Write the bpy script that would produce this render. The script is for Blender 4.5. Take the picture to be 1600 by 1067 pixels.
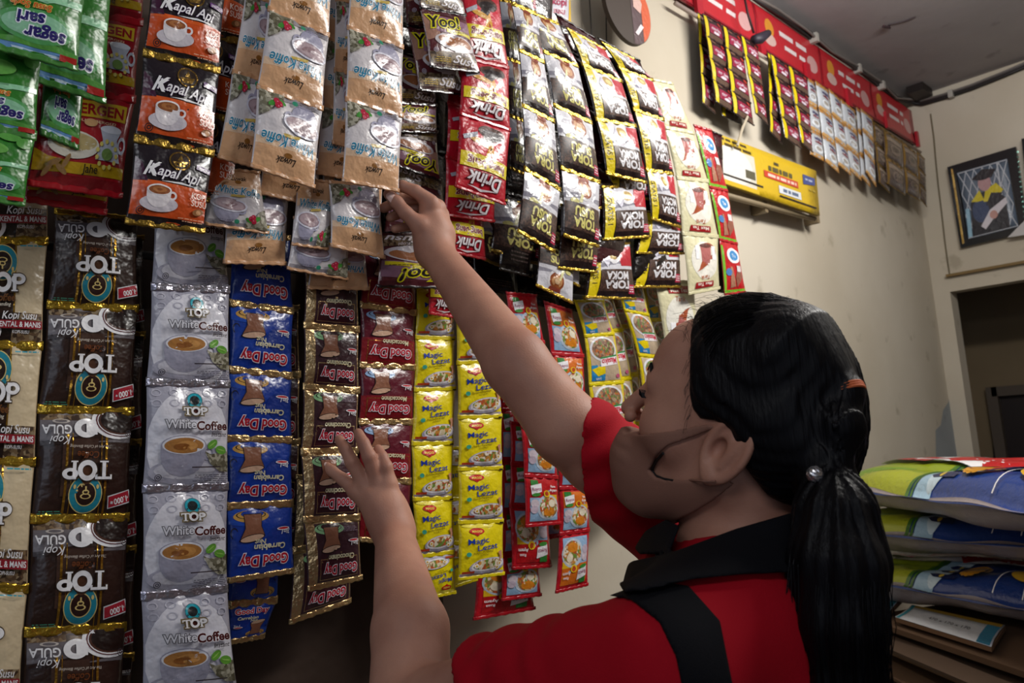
import bpy, bmesh, math, random
import numpy as np
from mathutils import Vector, Matrix

random.seed(7)
for o in list(bpy.data.objects):
    bpy.data.objects.remove(o, do_unlink=True)
SC = bpy.context.scene
COL = SC.collection

# ------------------------------------------------------------------ camera
F = 1196.0
EYE = Vector((0.0, 0.0, 1.5))
AZ, PITCH, ROLL = math.radians(45.4), math.radians(6.5), math.radians(4.55)
FWD = Vector((math.cos(AZ) * math.cos(PITCH), math.sin(AZ) * math.cos(PITCH), math.sin(PITCH)))
R0 = FWD.cross(Vector((0, 0, 1))).normalized()
U0 = R0.cross(FWD)
RGT = R0 * math.cos(ROLL) - U0 * math.sin(ROLL)
UPV = R0 * math.sin(ROLL) + U0 * math.cos(ROLL)
cam_d = bpy.data.cameras.new('camera')
cam_d.sensor_width = 36.0
cam_d.lens = F * 36.0 / 1600.0
cam_d.clip_start = 0.02
cam = bpy.data.objects.new('camera', cam_d)
COL.objects.link(cam)
cam.matrix_world = Matrix.Translation(EYE) @ Matrix((RGT, UPV, -FWD)).transposed().to_4x4()
SC.camera = cam
cam_d.dof.use_dof = True
cam_d.dof.focus_distance = 0.98
cam_d.dof.aperture_fstop = 9.0

# ------------------------------------------------------------------ light
SC.view_settings.view_transform = 'Standard'
SC.view_settings.look = 'None'
SC.view_settings.gamma = 1.0
SC.view_settings.exposure = 0.0
SC.view_settings.use_curve_mapping = False
W = bpy.data.worlds.new('World'); SC.world = W; W.use_nodes = True
W.node_tree.nodes['Background'].inputs[0].default_value = (0.75, 0.82, 1.0, 1)
W.node_tree.nodes['Background'].inputs[1].default_value = 0.16

def area_light(name, loc, target, sx, sy, power, col):
    l = bpy.data.lights.new(name, 'AREA'); l.shape = 'RECTANGLE'; l.size = sx; l.size_y = sy
    l.energy = power; l.color = col
    o = bpy.data.objects.new(name, l); COL.objects.link(o); o.location = loc
    o.rotation_euler = (Vector(target) - Vector(loc)).to_track_quat('-Z', 'Y').to_euler()
    return o
area_light('front_fill_light', (-0.7, -0.25, 2.6), (0.6, 1.0, 1.5), 1.2, 0.2, 7.0, (0.93, 0.95, 1.0))  # added fill without a known lamp, brightens left chains, arms and face
# fluorescent tube on the ceiling near the rack, daylight from the shop front behind
area_light('ceiling_tube_light', (1.9, 0.0, 2.62), (1.35, 0.95, 1.4), 1.2, 0.14, 30.0, (1.0, 0.97, 0.92))
area_light('ceiling_tube_upglow', (1.9, 0.0, 2.64), (2.9, -0.1, 3.5), 1.2, 0.14, 24.0, (1.0, 0.97, 0.94))
area_light('shop_front_daylight', (-1.2, -1.9, 1.9), (1.0, 1.0, 1.4), 1.4, 1.2, 6.0, (0.72, 0.82, 1.0))

WALL_Y = 1.15
BACK_X = 3.70

def ray(px, py):
    return FWD + RGT * ((px - 800.0) / F) + UPV * ((533.5 - py) / F)
def P(px, py, d):
    """world point seen at photo position px,py at distance d along the view axis"""
    return EYE + ray(px, py) * d
def PY(px, py, y):
    r = ray(px, py); return EYE + r * (y / r.y)
def PX(px, py, x):
    r = ray(px, py); return EYE + r * (x / r.x)
def PZ(px, py, z):
    r = ray(px, py); return EYE + r * ((z - EYE.z) / r.z)

# ------------------------------------------------------------------ materials
def lin(c):
    return c / 12.92 if c <= 0.04045 else ((c + 0.055) / 1.055) ** 2.4
def rgb(h):
    if isinstance(h, str):
        h = h.lstrip('#'); h = [int(h[i:i + 2], 16) / 255.0 for i in (0, 2, 4)]
    return (lin(h[0]), lin(h[1]), lin(h[2]), 1.0)
MATS = {}
def new_mat(name):
    m = bpy.data.materials.new(name); m.use_nodes = True
    nt = m.node_tree; return m, nt, nt.nodes['Principled BSDF']
def add_bump(nt, b, scale, strength, dist, detail=2.0, stretch=None):
    g = nt.nodes.new('ShaderNodeNewGeometry'); n = nt.nodes.new('ShaderNodeTexNoise')
    n.inputs['Scale'].default_value = scale; n.inputs['Detail'].default_value = detail
    if stretch:
        mp = nt.nodes.new('ShaderNodeMapping'); mp.inputs['Scale'].default_value = stretch
        nt.links.new(g.outputs['Position'], mp.inputs['Vector']); nt.links.new(mp.outputs[0], n.inputs['Vector'])
    else:
        nt.links.new(g.outputs['Position'], n.inputs['Vector'])
    bp = nt.nodes.new('ShaderNodeBump'); bp.inputs['Strength'].default_value = strength; bp.inputs['Distance'].default_value = dist
    nt.links.new(n.outputs[0], bp.inputs['Height']); nt.links.new(bp.outputs[0], b.inputs['Normal'])
    return n
def ink(h, rough=0.3):
    """glossy printed plastic film"""
    k = ('ink', h, rough)
    if k not in MATS:
        m, nt, b = new_mat('film_' + h); b.inputs['Base Color'].default_value = rgb(h)
        b.inputs['Roughness'].default_value = rough; b.inputs['Coat Weight'].default_value = 0.3
        b.inputs['Coat Roughness'].default_value = 0.12
        add_bump(nt, b, 75.0, 0.55, 0.004)
        MATS[k] = m
    return MATS[k]
def foil(h, rough=0.3):
    k = ('foil', h, rough)
    if k not in MATS:
        m, nt, b = new_mat('foil_' + h); b.inputs['Base Color'].default_value = rgb(h)
        b.inputs['Roughness'].default_value = rough; b.inputs['Metallic'].default_value = 0.85
        add_bump(nt, b, 110.0, 0.8, 0.004)
        MATS[k] = m
    return MATS[k]
def matte(h, rough=0.7, bump=None, spec=0.4):
    k = ('matte', h, rough, bump, spec)
    if k not in MATS:
        m, nt, b = new_mat('plain_' + h); b.inputs['Base Color'].default_value = rgb(h)
        b.inputs['Roughness'].default_value = rough; b.inputs['Specular IOR Level'].default_value = spec
        if bump: add_bump(nt, b, *bump)
        MATS[k] = m
    return MATS[k]
def cells(name, cols, scale, rough=0.35):
    """photographic clutter (beans, vegetables) printed on the film"""
    k = ('cells', name)
    if k not in MATS:
        m, nt, b = new_mat('print_' + name); b.inputs['Roughness'].default_value = rough
        b.inputs['Coat Weight'].default_value = 0.4
        g = nt.nodes.new('ShaderNodeNewGeometry'); v = nt.nodes.new('ShaderNodeTexVoronoi'); v.inputs['Scale'].default_value = scale
        nt.links.new(g.outputs['Position'], v.inputs['Vector'])
        s = nt.nodes.new('ShaderNodeSeparateColor'); nt.links.new(v.outputs['Color'], s.inputs[0])
        r = nt.nodes.new('ShaderNodeValToRGB'); r.color_ramp.interpolation = 'CONSTANT'
        e = r.color_ramp.elements
        while len(e) < len(cols): e.new(0.5)
        for i, c in enumerate(cols):
            e[i].position = i / len(cols); e[i].color = rgb(c)
        nt.links.new(s.outputs[0], r.inputs[0]); nt.links.new(r.outputs[0], b.inputs['Base Color'])
        MATS[k] = m
    return MATS[k]
def wallmat(name, c1, c2, c3, rough=0.85, scale=1.6):
    m, nt, b = new_mat(name); b.inputs['Roughness'].default_value = rough
    g = nt.nodes.new('ShaderNodeNewGeometry')
    n = nt.nodes.new('ShaderNodeTexNoise'); n.inputs['Scale'].default_value = scale; n.inputs['Detail'].default_value = 6
    nt.links.new(g.outputs['Position'], n.inputs['Vector'])
    r = nt.nodes.new('ShaderNodeValToRGB'); e = r.color_ramp.elements
    e[0].position = 0.3; e[0].color = rgb(c1); e[1].position = 0.62; e[1].color = rgb(c2)
    nt.links.new(n.outputs[0], r.inputs[0])
    n2 = nt.nodes.new('ShaderNodeTexNoise'); n2.inputs['Scale'].default_value = 9.0; n2.inputs['Detail'].default_value = 8
    nt.links.new(g.outputs['Position'], n2.inputs['Vector'])
    r2 = nt.nodes.new('ShaderNodeValToRGB'); e = r2.color_ramp.elements
    e[0].position = 0.64; e[0].color = (0, 0, 0, 1); e[1].position = 0.74; e[1].color = (0.55, 0.55, 0.55, 1)
    nt.links.new(n2.outputs[0], r2.inputs[0])
    mx = nt.nodes.new('ShaderNodeMix'); mx.data_type = 'RGBA'
    nt.links.new(r2.outputs[0], mx.inputs['Factor']); nt.links.new(r.outputs[0], mx.inputs['A']); mx.inputs['B'].default_value = rgb(c3)
    nt.links.new(mx.outputs['Result'], b.inputs['Base Color'])
    bp = nt.nodes.new('ShaderNodeBump'); bp.inputs['Strength'].default_value = 0.25; bp.inputs['Distance'].default_value = 0.01
    nt.links.new(n2.outputs[0], bp.inputs['Height']); nt.links.new(bp.outputs[0], b.inputs['Normal'])
    return m

# ------------------------------------------------------------------ object helpers
def tag(o, label=None, cat=None, group=None, kind=None):
    if label: o['label'] = label
    if cat: o['category'] = cat
    if group: o['group'] = group
    if kind: o['kind'] = kind
    return o
def empty(name, loc, label=None, cat=None, group=None):
    o = bpy.data.objects.new(name, None); COL.objects.link(o); o.location = loc; o.empty_display_size = 0.02
    return tag(o, label, cat, group)
def under(child, part):
    """hang a mesh below another part of the same thing, keeping it where it stands"""
    child.parent = part; child.location = child.location - part.location; return child
def mesh_obj(name, verts, faces, mats, midx=None, parent=None, smooth=False):
    """verts are world positions; a parented mesh is stored relative to its parent"""
    org = Vector((0, 0, 0))
    if parent:
        q = parent
        while q: org += Vector(q.location); q = q.parent
    v = np.asarray([tuple(p) for p in verts], dtype=np.float64) if not isinstance(verts, np.ndarray) else verts
    if parent is None:
        base = Vector(((v[:, 0].min() + v[:, 0].max()) / 2, (v[:, 1].min() + v[:, 1].max()) / 2, v[:, 2].min()))
    else:
        base = Vector(((v[:, 0].min() + v[:, 0].max()) / 2, (v[:, 1].min() + v[:, 1].max()) / 2, (v[:, 2].min() + v[:, 2].max()) / 2))
    vv = v - np.array(base)
    me = bpy.data.meshes.new(name); me.from_pydata(vv.tolist(), [], faces if isinstance(faces, list) else faces.tolist())
    if not isinstance(mats, (list, tuple)): mats = [mats]
    for m in mats: me.materials.append(m)
    if midx is not None: me.polygons.foreach_set('material_index', np.asarray(midx, dtype=np.int32))
    if smooth: me.polygons.foreach_set('use_smooth', np.ones(len(me.polygons), dtype=bool))
    me.update()
    o = bpy.data.objects.new(name, me); COL.objects.link(o)
    if parent: o.parent = parent; o.location = base - org
    else: o.location = base
    return o
class MB:
    """collects shapes for one mesh"""
    def __init__(s): s.v = []; s.f = []; s.m = []
    def add(s, vs, fs, mi=0):
        n = len(s.v); s.v += [tuple(p) for p in vs]; s.f += [tuple(i + n for i in f) for f in fs]; s.m += [mi] * len(fs)
    def box(s, c, sx, sy, sz, ax=None, mi=0):
        c = Vector(c); X, Y, Z = ax or (Vector((1, 0, 0)), Vector((0, 1, 0)), Vector((0, 0, 1)))
        vs = [c + X * (sx * a) + Y * (sy * b) + Z * (sz * d) for d in (-.5, .5) for b in (-.5, .5) for a in (-.5, .5)]
        s.add(vs, [(0, 2, 3, 1), (4, 5, 7, 6), (0, 1, 5, 4), (2, 6, 7, 3), (0, 4, 6, 2), (1, 3, 7, 5)], mi)
    def slab(s, quad, n, t, mi=0):
        """quad (4 points) given thickness t along -n behind it"""
        q = [Vector(p) for p in quad]; b = [p - Vector(n) * t for p in q]
        s.add(q + b, [(0, 1, 2, 3), (7, 6, 5, 4), (0, 4, 5, 1), (1, 5, 6, 2), (2, 6, 7, 3), (3, 7, 4, 0)], mi)
    def tube(s, pts, r, seg=8, mi=0, closed=False):
        pts = [Vector(p) for p in pts]; n = len(pts); rr = r if isinstance(r, (list, tuple)) else [r] * n
        vs = []; up = Vector((0.13, 0.31, 0.94))
        for i, p in enumerate(pts):
            t = ((pts[(i + 1) % n] - pts[i - 1]) if closed else (pts[min(i + 1, n - 1)] - pts[max(i - 1, 0)])).normalized()
            a = t.cross(up).normalized(); b = t.cross(a)
            for k in range(seg):
                th = 2 * math.pi * k / seg; vs.append(p + a * (math.cos(th) * rr[i]) + b * (math.sin(th) * rr[i]))
        fs = []
        for i in range(n if closed else n - 1):
            for k in range(seg):
                j = (i + 1) % n
                fs.append((i * seg + k, i * seg + (k + 1) % seg, j * seg + (k + 1) % seg, j * seg + k))
        if not closed:
            fs.append(tuple(reversed(range(seg)))); fs.append(tuple((n - 1) * seg + k for k in range(seg)))
        s.add(vs, fs, mi)
    def build(s, name, mats, parent=None, smooth=False):
        return mesh_obj(name, s.v, s.f, mats, s.m, parent, smooth)

# ------------------------------------------------------------------ printed pouch designs
_FONT = {}
def glyphs(txt, bold=0.0, shear=0.0):
    """outlines of a word as (verts Nx2, tris), cap height 1, starting at x=0"""
    k = (txt, bold, shear)
    if k in _FONT: return _FONT[k]
    cu = bpy.data.curves.new('t', 'FONT'); cu.body = txt; cu.size = 1.0; cu.offset = bold; cu.shear = shear
    cu.resolution_u = 3; cu.fill_mode = 'FRONT'
    ob = bpy.data.objects.new('t', cu); COL.objects.link(ob)
    dg = bpy.context.evaluated_depsgraph_get(); me = bpy.data.meshes.new_from_object(ob.evaluated_get(dg))
    v = np.zeros(len(me.vertices) * 3); me.vertices.foreach_get('co', v); v = v.reshape(-1, 3)[:, :2]
    me.calc_loop_triangles(); t = np.zeros(len(me.loop_triangles) * 3, dtype=np.int32); me.loop_triangles.foreach_get('vertices', t)
    bpy.data.objects.remove(ob, do_unlink=True); bpy.data.curves.remove(cu); bpy.data.meshes.remove(me)
    _FONT[k] = (v, t.reshape(-1, 3)); return _FONT[k]

class Design:
    """a flat drawing in the unit square of one pouch, cut along the grid of the pouch body"""
    NX, NY = 16, 18
    def __init__(s, asp, base, bulge=0.085, back=None, nx=16, ny=18):
        s.asp = asp; s.mats = [base]; s.bulge = bulge; s.v = []; s.f = []; s.m = []; s.lay = []; s.L = 0; s.NX = nx; s.NY = ny
        s.back = back
    def mi(s, mat):
        if mat not in s.mats: s.mats.append(mat)
        return s.mats.index(mat)
    def raw(s, vs, fs, mat, L=None):
        if L is None: s.L += 1; L = s.L
        n = len(s.v); i = s.mi(mat)
        s.v += [(float(a), float(b)) for a, b in vs]; s.lay += [L] * len(vs)
        s.f += [tuple(int(q) + n for q in f) for f in fs]; s.m += [i] * len(fs)
    def poly(s, pts, mat):
        # ear-free: fan via mathutils tessellation
        from mathutils.geometry import tessellate_polygon
        t = tessellate_polygon([[Vector((p[0], p[1], 0)) for p in pts]])
        s.raw(pts, t, mat)
    def rect(s, x0, y0, x1, y1, mat): s.raw([(x0, y0), (x1, y0), (x1, y1), (x0, y1)], [(0, 1, 2, 3)], mat)
    def ell(s, cx, cy, rx, ry, mat, rin=0.0, a0=0, a1=360, rot=0, n=28):
        n = max(6, int(n * (a1 - a0) / 360)); full = a1 - a0 >= 359.9
        out = []; inn = []; c, sn = math.cos(math.radians(rot)), math.sin(math.radians(rot)); A = s.asp
        def q(t, k):
            x = rx * A * k * math.cos(t); y = ry * k * math.sin(t); return (cx + (x * c - y * sn) / A, cy + x * sn + y * c)
        for i in range(n + (0 if full else 1)):
            t = math.radians(a0 + (a1 - a0) * i / n); out.append(q(t, 1)); inn.append(q(t, rin))
        m = len(out); fs = []
        rng = range(m) if full else range(m - 1)
        if rin > 0:
            for i in rng: j = (i + 1) % m; fs.append((i, j, m + j, m + i))
            s.raw(out + inn, fs, mat)
        else:
            for i in rng: fs.append((i, (i + 1) % m, m))
            s.raw(out + [(cx, cy)], fs, mat)
    def text(s, t, cx, cy, h, mat, bold=0.01, shear=0.0, rot=0, w=None, out=None, grow=0.05, left=False, arc=0.0):
        """h: cap height as share of pouch height; w: width as share of pouch width"""
        passes = ([(bold + grow, out)] if out else []) + [(bold, mat)]
        v0, _ = glyphs(t, 0.0, shear); x0, x1 = v0[:, 0].min(), v0[:, 0].max(); y1 = 0.73
        for bo, mt in passes:
            v, f = glyphs(t, bo, shear); x = (v[:, 0] - (x0 if left else (x0 + x1) / 2)) / y1 * h; y = (v[:, 1] / y1 - 0.5) * h
            x = x / s.asp
            if w: x = x * (w / ((x1 - x0) / y1 * h / s.asp))
            if arc: y = y - arc * (x * x) * 4
            c, sn = math.cos(math.radians(rot)), math.sin(math.radians(rot))
            X = x * s.asp; xx = (X * c - y * sn) / s.asp; yy = X * sn + y * c
            s.raw(np.stack([cx + xx, cy + yy], 1), f, mt)
    def lines(s, x0, y0, x1, n, dy, mat, th=0.006, seed=1):
        r = random.Random(seed)
        for i in range(n):
            x = x0 + r.random() * (x1 - x0) * 0.25; y = y0 - i * dy; vs = []; fs = []
            while x < x1 - 0.01:
                w = 0.02 + r.random() * 0.06; k = len(vs); e = min(x + w, x1)
                vs += [(x, y - th), (e, y - th), (e, y + th), (x, y + th)]; fs.append((k, k + 1, k + 2, k + 3)); x = e + 0.012
            if fs: s.raw(vs, fs, mat, s.L + 1)
        s.L += 1
    def finish(s):
        bm = bmesh.new(); lay = bm.verts.layers.float.new('lay')
        vs = []
        for (a, b), l in zip(s.v, s.lay):
            w = bm.verts.new((a, b, 0)); w[lay] = l; vs.append(w)
        for f, m in zip(s.f, s.m):
            try: q = bm.faces.new([vs[i] for i in f]); q.material_index = m
            except ValueError: pass
        bmesh.ops.triangulate(bm, faces=[f for f in bm.faces if len(f.verts) > 3])
        def cut(co, no, clear=False):
            bmesh.ops.bisect_plane(bm, geom=bm.verts[:] + bm.edges[:] + bm.faces[:], dist=1e-6, plane_co=co, plane_no=no, clear_outer=clear)
        cut((0.015, 0, 0), (-1, 0, 0), True); cut((0.985, 0, 0), (1, 0, 0), True)
        cut((0, 0.01, 0), (0, -1, 0), True); cut((0, 0.99, 0), (0, 1, 0), True)
        for i in range(1, s.NX): cut((i / s.NX, 0, 0), (1, 0, 0))
        for i in range(1, s.NY): cut((0, i / s.NY, 0), (0, 1, 0))
        bm.verts.ensure_lookup_table()
        # body
        nx, ny = s.NX, s.NY
        me = bpy.data.meshes.new('pouch')
        co = [(v.co.x, v.co.y, v[lay]) for v in bm.verts]; idx = {v: i for i, v in enumerate(bm.verts)}
        fa = []; mi = []
        for f in bm.faces:
            vv = [idx[v] for v in f.verts]
            if f.normal.z < 0: vv.reverse()
            fa.append(vv); mi.append(f.material_index)
        n0 = len(co)
        for side in (0, -1):
            b0 = len(co)
            for j in range(ny + 1):
                for i in range(nx + 1): co.append((i / nx, j / ny, side))
            for j in range(ny):
                for i in range(nx):
                    a = b0 + j * (nx + 1) + i; q = [a, a + 1, a + nx + 2, a + nx + 1]
                    if side: q.reverse()
                    fa.append(q); mi.append(0 if not (side and s.back) else s.mi(s.back))
        # rim joins front and back
        def ring(b):
            r = [b + i for i in range(nx + 1)] + [b + j * (nx + 1) + nx for j in range(1, ny + 1)]
            r += [b + ny * (nx + 1) + i for i in range(nx - 1, -1, -1)] + [b + j * (nx + 1) for j in range(ny - 1, 0, -1)]
            return r
        ra, rb = ring(n0), ring(n0 + (nx + 1) * (ny + 1))
        for i in range(len(ra)):
            j = (i + 1) % len(ra); fa.append([ra[i], rb[i], rb[j], ra[j]]); mi.append(0)
        me.from_pydata(co, [], fa)
        for m in s.mats: me.materials.append(m)
        me.polygons.foreach_set('material_index', np.array(mi, dtype=np.int32))
        me.polygons.foreach_set('use_smooth', np.ones(len(fa), dtype=bool)); me.update()
        bm.free(); s.me = me; s.co = np.array(co, dtype=np.float64); return s

def bulge_h(u, v, T, rnd, pw=3.0):
    pu = 1 - np.abs(2 * u - 1) ** (pw + .2); vv = np.clip((v - 0.03) / 0.94, 0, 1); pv = 1 - np.abs(2 * vv - 1) ** pw
    h = T * pu * pv
    k1, p1, k2, p2, a1, a2 = 2.2 + rnd.random() * 2.0, rnd.random() * 6, 2.0 + rnd.random() * 2, rnd.random() * 6, rnd.random(), rnd.random()
    h = h + T * 0.20 * pu * np.sin(2 * np.pi * (k1 * u) + p1) * np.exp(-(1 - v) / 0.13) * np.clip((1 - v) / .03, 0, 1)
    h = h + T * 0.17 * pu * np.sin(2 * np.pi * (k2 * u) + p2) * np.exp(-v / 0.13) * np.clip(v / .03, 0, 1)
    h = h + T * 0.10 * pu * pv * np.sin(2 * np.pi * ((0.8 + a1) * u + (a2 * 2 - 1) * 1.6 * v) + p1)
    # diagonal dents running in from two corners
    h = h - T * 0.16 * pv * pu * np.exp(-((u * 0.8 - v - 0.15 + 0.3 * a1) / 0.05) ** 2) * (u < 0.6)
    h = h - T * 0.13 * pv * pu * np.exp(-(((1 - u) * 0.9 - (1 - v) - 0.1 + 0.3 * a2) / 0.05) ** 2) * (u > 0.35)
    return h
def pouch(name, D, TL, TR, BL, BR, flip, parent, rnd, nrm=None, T=None, pw=3.0):
    TL, TR, BL, BR = [np.array(p, dtype=np.float64) for p in (TL, TR, BL, BR)]
    c = D.co; u, v, l = c[:, 0].copy(), c[:, 1].copy(), c[:, 2]
    if flip: u = 1 - u; v = 1 - v
    e1 = (TR - TL + BR - BL) / 2; e2 = (TL - BL + TR - BR) / 2
    n = np.cross(e1, e2); n /= np.linalg.norm(n)
    wid = min(np.linalg.norm(e1), np.linalg.norm(e2)); T = T or wid * D.bulge
    h = bulge_h(u, v, T, rnd, pw)
    step = 0.00011 if wid < 0.3 else 0.0003
    hh = np.where(l < 0, -0.0006 - np.maximum(h, 0) * 0.4, h + l * step + (l > 0) * step * 3)
    pinch = 1 - 0.035 * (1 - np.abs(2 * v - 1) ** 2)       # the filled middle draws the sides in
    uu = 0.5 + (u - 0.5) * pinch
    p = (BL[None] * ((1 - uu) * (1 - v))[:, None] + BR[None] * (uu * (1 - v))[:, None] + TL[None] * ((1 - uu) * v)[:, None] + TR[None] * (uu * v)[:, None]) + n[None] * hh[:, None]
    cen = (TL + TR + BL + BR) / 4
    me = D.me.copy(); me.vertices.foreach_set('co', (p - cen[None]).ravel()); me.update()
    o = bpy.data.objects.new(name, me); COL.objects.link(o)
    org = np.zeros(3)
    if parent: org = np.array(parent.location); o.parent = parent
    o.location = cen - org
    return o
def seam(A, B, down, hw, mat, parent, n=None, ext=0.0, rib=True):
    """crimped seal across a strip from A to B; down: unit vector along the strip"""
    A, B, down = Vector(A), Vector(B), Vector(down).normalized(); n = n or (B - A).cross(-down).normalized()
    nx = 14; rows = 5; vs = []; fs = []
    for s in (1, -1):
        for j in range(rows):
            t = (j / (rows - 1) - 0.5) * 2
            for i in range(nx + 1):
                q = A.lerp(B, i / nx * (1 + 2 * ext) - ext)
                z = (0.0011 + (0.0006 if rib and j % 2 else 0.0) + 0.0009 * math.sin(i * 1.7 + A.z * 300)) if s > 0 else -0.0008
                saw = 0.0006 * (1 if i % 2 else -1) * (1 if abs(t) == 1 else 0)
                vs.append(q + down * (t * hw + saw) + n * z)
    W_ = nx + 1
    for s in (0, 1):
        for j in range(rows - 1):
            for i in range(nx):
                a = s * rows * W_ + j * W_ + i; q = (a, a + W_, a + W_ + 1, a + 1); fs.append(q if s == 0 else tuple(reversed(q)))
    o = rows * W_
    for i in range(nx):
        fs.append((i, i + 1, o + i + 1, o + i)); a = (rows - 1) * W_ + i; fs.append((a + 1, a, o + a, o + a + 1))
    for j in range(rows - 1):
        a = j * W_; fs.append((a + W_, a, o + a, o + a + W_)); a += nx; fs.append((a, a + W_, o + a + W_, o + a))
    return mesh_obj('seal_seam', vs, fs, [mat], None, parent, True)

STRIPS = []
def strip(D, Lp, Rp, y, label, group, seammat, flip=False, yr=None, hw=0.0055, flips=None, ends=True, cat='sachet strip', name='sachet_strip', ext=0.01):
    """a hanging chain of pouches; Lp, Rp: seam ends down its left and right edges; y: distance of the chain's plane"""
    yr = y if yr is None else yr
    Lw = [PY(a, b, y) for a, b in Lp]; Rw = [PY(a, b, yr) for a, b in Rp]
    root = empty(name, (Lw[0] + Rw[0]) / 2, label, cat, group)
    rnd = random.Random(len(STRIPS) * 13 + 5); STRIPS.append(root)
    kids = []
    for i in range(len(Lw) - 1):
        fl = flips[i] if flips else flip
        q = pouch('sachet', D, Lw[i], Rw[i], Lw[i + 1], Rw[i + 1], fl, root, rnd); kids.append(q)
    for i in range(len(Lw)):
        if not ends and i in (0,): continue
        a, b = max(i - 1, 0), min(i + 1, len(Lw) - 1); dn = (Lw[b] - Lw[a] + Rw[b] - Rw[a])
        s = hw if 0 < i < len(Lw) - 1 else hw * 0.7
        under(seam(Lw[i], Rw[i], dn, s, seammat, root, ext=ext), kids[max(i - 1, 0)])
    return root
def single(D, quad, y, label, group, seammat, flip=False, **k):
    """quad = TL, TR, BL, BR"""
    return strip(D, [quad[0], quad[2]], [quad[1], quad[3]], y, label, group, seammat, flip, **k)

# ------------------------------------------------------------------ the drawings on the pouches
WHT = ink('e9e8ea'); BLK = ink('15100f'); GOLD = foil('d9b64a'); GOLDP = foil('d6b27c', .28); SILV = foil('c9c8d2', .3)
BEANS = cells('beans', ['5a4430', '3c2b1e', '7b6448', '8d7c62'], 260)
GBEANS = cells('green_beans', ['8d8a78', '6f6b58', 'a9a593', '57523f'], 260)
FOOD = cells('vegetables', ['c98a3a', '6f8f3a', 'd8c9a4', 'b5542c', 'e6dcc8', '8a6a3c'], 210)
MEAT = cells('stew', ['7a5a48', '94785f', '5f7d3c', 'a98e72', 'b8642f', '6b4a3a'], 210)

def script_line(D, x0, x1, y, mat, th=0.008):
    D.poly([(x0, y), (x1, y + 0.012), (x1 - 0.02, y + 0.012 - th * 1.6), (x0 + 0.02, y - th * 1.6)], mat)
def cup(D, cx, cy, r, body, inside, rim=None, saucer=None, handle=1, tilt=0):
    a = D.asp
    if saucer: D.ell(cx + 0.02, cy - r * 1.05, r * 1.55 / a, r * 0.62, saucer)
    D.ell(cx + handle * r * 1.12 / a, cy - r * 0.35, r * 0.38 / a, r * 0.34, body, rin=0.55)
    D.poly([(cx + r / a * math.cos(t), cy + (r * 0.42 * math.sin(t) if t < 0 else 0) - (r * (0.95 * abs(math.sin(t)) ** 0.55) if t < 0 else 0)) for t in [math.radians(q) for q in range(-180, 1, 12)]], body)
    D.ell(cx, cy, r / a, r * 0.44, body, rot=tilt)
    if rim: D.ell(cx, cy, r * 0.94 / a, r * 0.40, rim, rot=tilt)
    D.ell(cx, cy - r * 0.02, r * 0.86 / a, r * 0.34, inside, rot=tilt)
def top_word(D, cx, cy, h, mat, out, w=1.0):
    """the serif word TOP drawn with strokes; h: height as share of pouch height"""
    a = D.asp
    for mt, g in ((out, 0.012), (mat, 0.0)):
        W_ = h * w / a; t = 0.16
        def R(x0, y0, x1, y1): D.rect(cx + x0 * W_ - g / a, cy + y0 * h - g, cx + x1 * W_ + g / a, cy + y1 * h + g, mt)
        x = -1.36; R(x, .36, x + .92, .5); R(x, .24, x + .1, .5); R(x + .82, .24, x + .92, .5); R(x + .36, -.5, x + .56, .5); R(x + .22, -.5, x + .70, -.42)
        k = D.L + 1
        D.ell(cx, cy + 0.02 * h, .52 * W_ + g / a, .56 * h + g, mt, rin=0.52 - g * 1.5)
        x = .52; R(x + .08, -.5, x + .28, .5); R(x, -.5, x + .38, -.42)
        D.ell(cx + (x + .40) * W_, cy + .2 * h, .42 * W_ + g / a, .31 * h + g, mt, rin=0.42 - g * 1.5)
def emblem(D, cx, cy, r, ring, inner, line):
    a = D.asp
    D.ell(cx, cy, r * 1.06 / a, r * 1.06, line); D.ell(cx, cy, r / a, r, ring); D.ell(cx, cy, r * 0.66 / a, r * 0.66, line); D.ell(cx, cy, r * 0.60 / a, r * 0.60, inner)
    D.ell(cx, cy + r * .12, r * .34 / a, r * .15, line, rin=.7); D.ell(cx, cy - r * .1, r * .22 / a, r * .14, line, rin=.6, n=12)
    D.rect(cx - r * .05 / a, cy - r * .42, cx + r * .05 / a, cy - r * .15, line)
    for t in (150, 30): D.ell(cx + r * .83 * math.cos(math.radians(t)) / a, cy - r * .4, r * .09 / a, r * .13, line, n=8)
def halal(D, cx, cy, r, c): D.ell(cx, cy, r / D.asp, r, c, rin=.78, n=16); D.ell(cx, cy, r * .55 / D.asp, r * .5, c, rin=.5, n=10)

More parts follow.
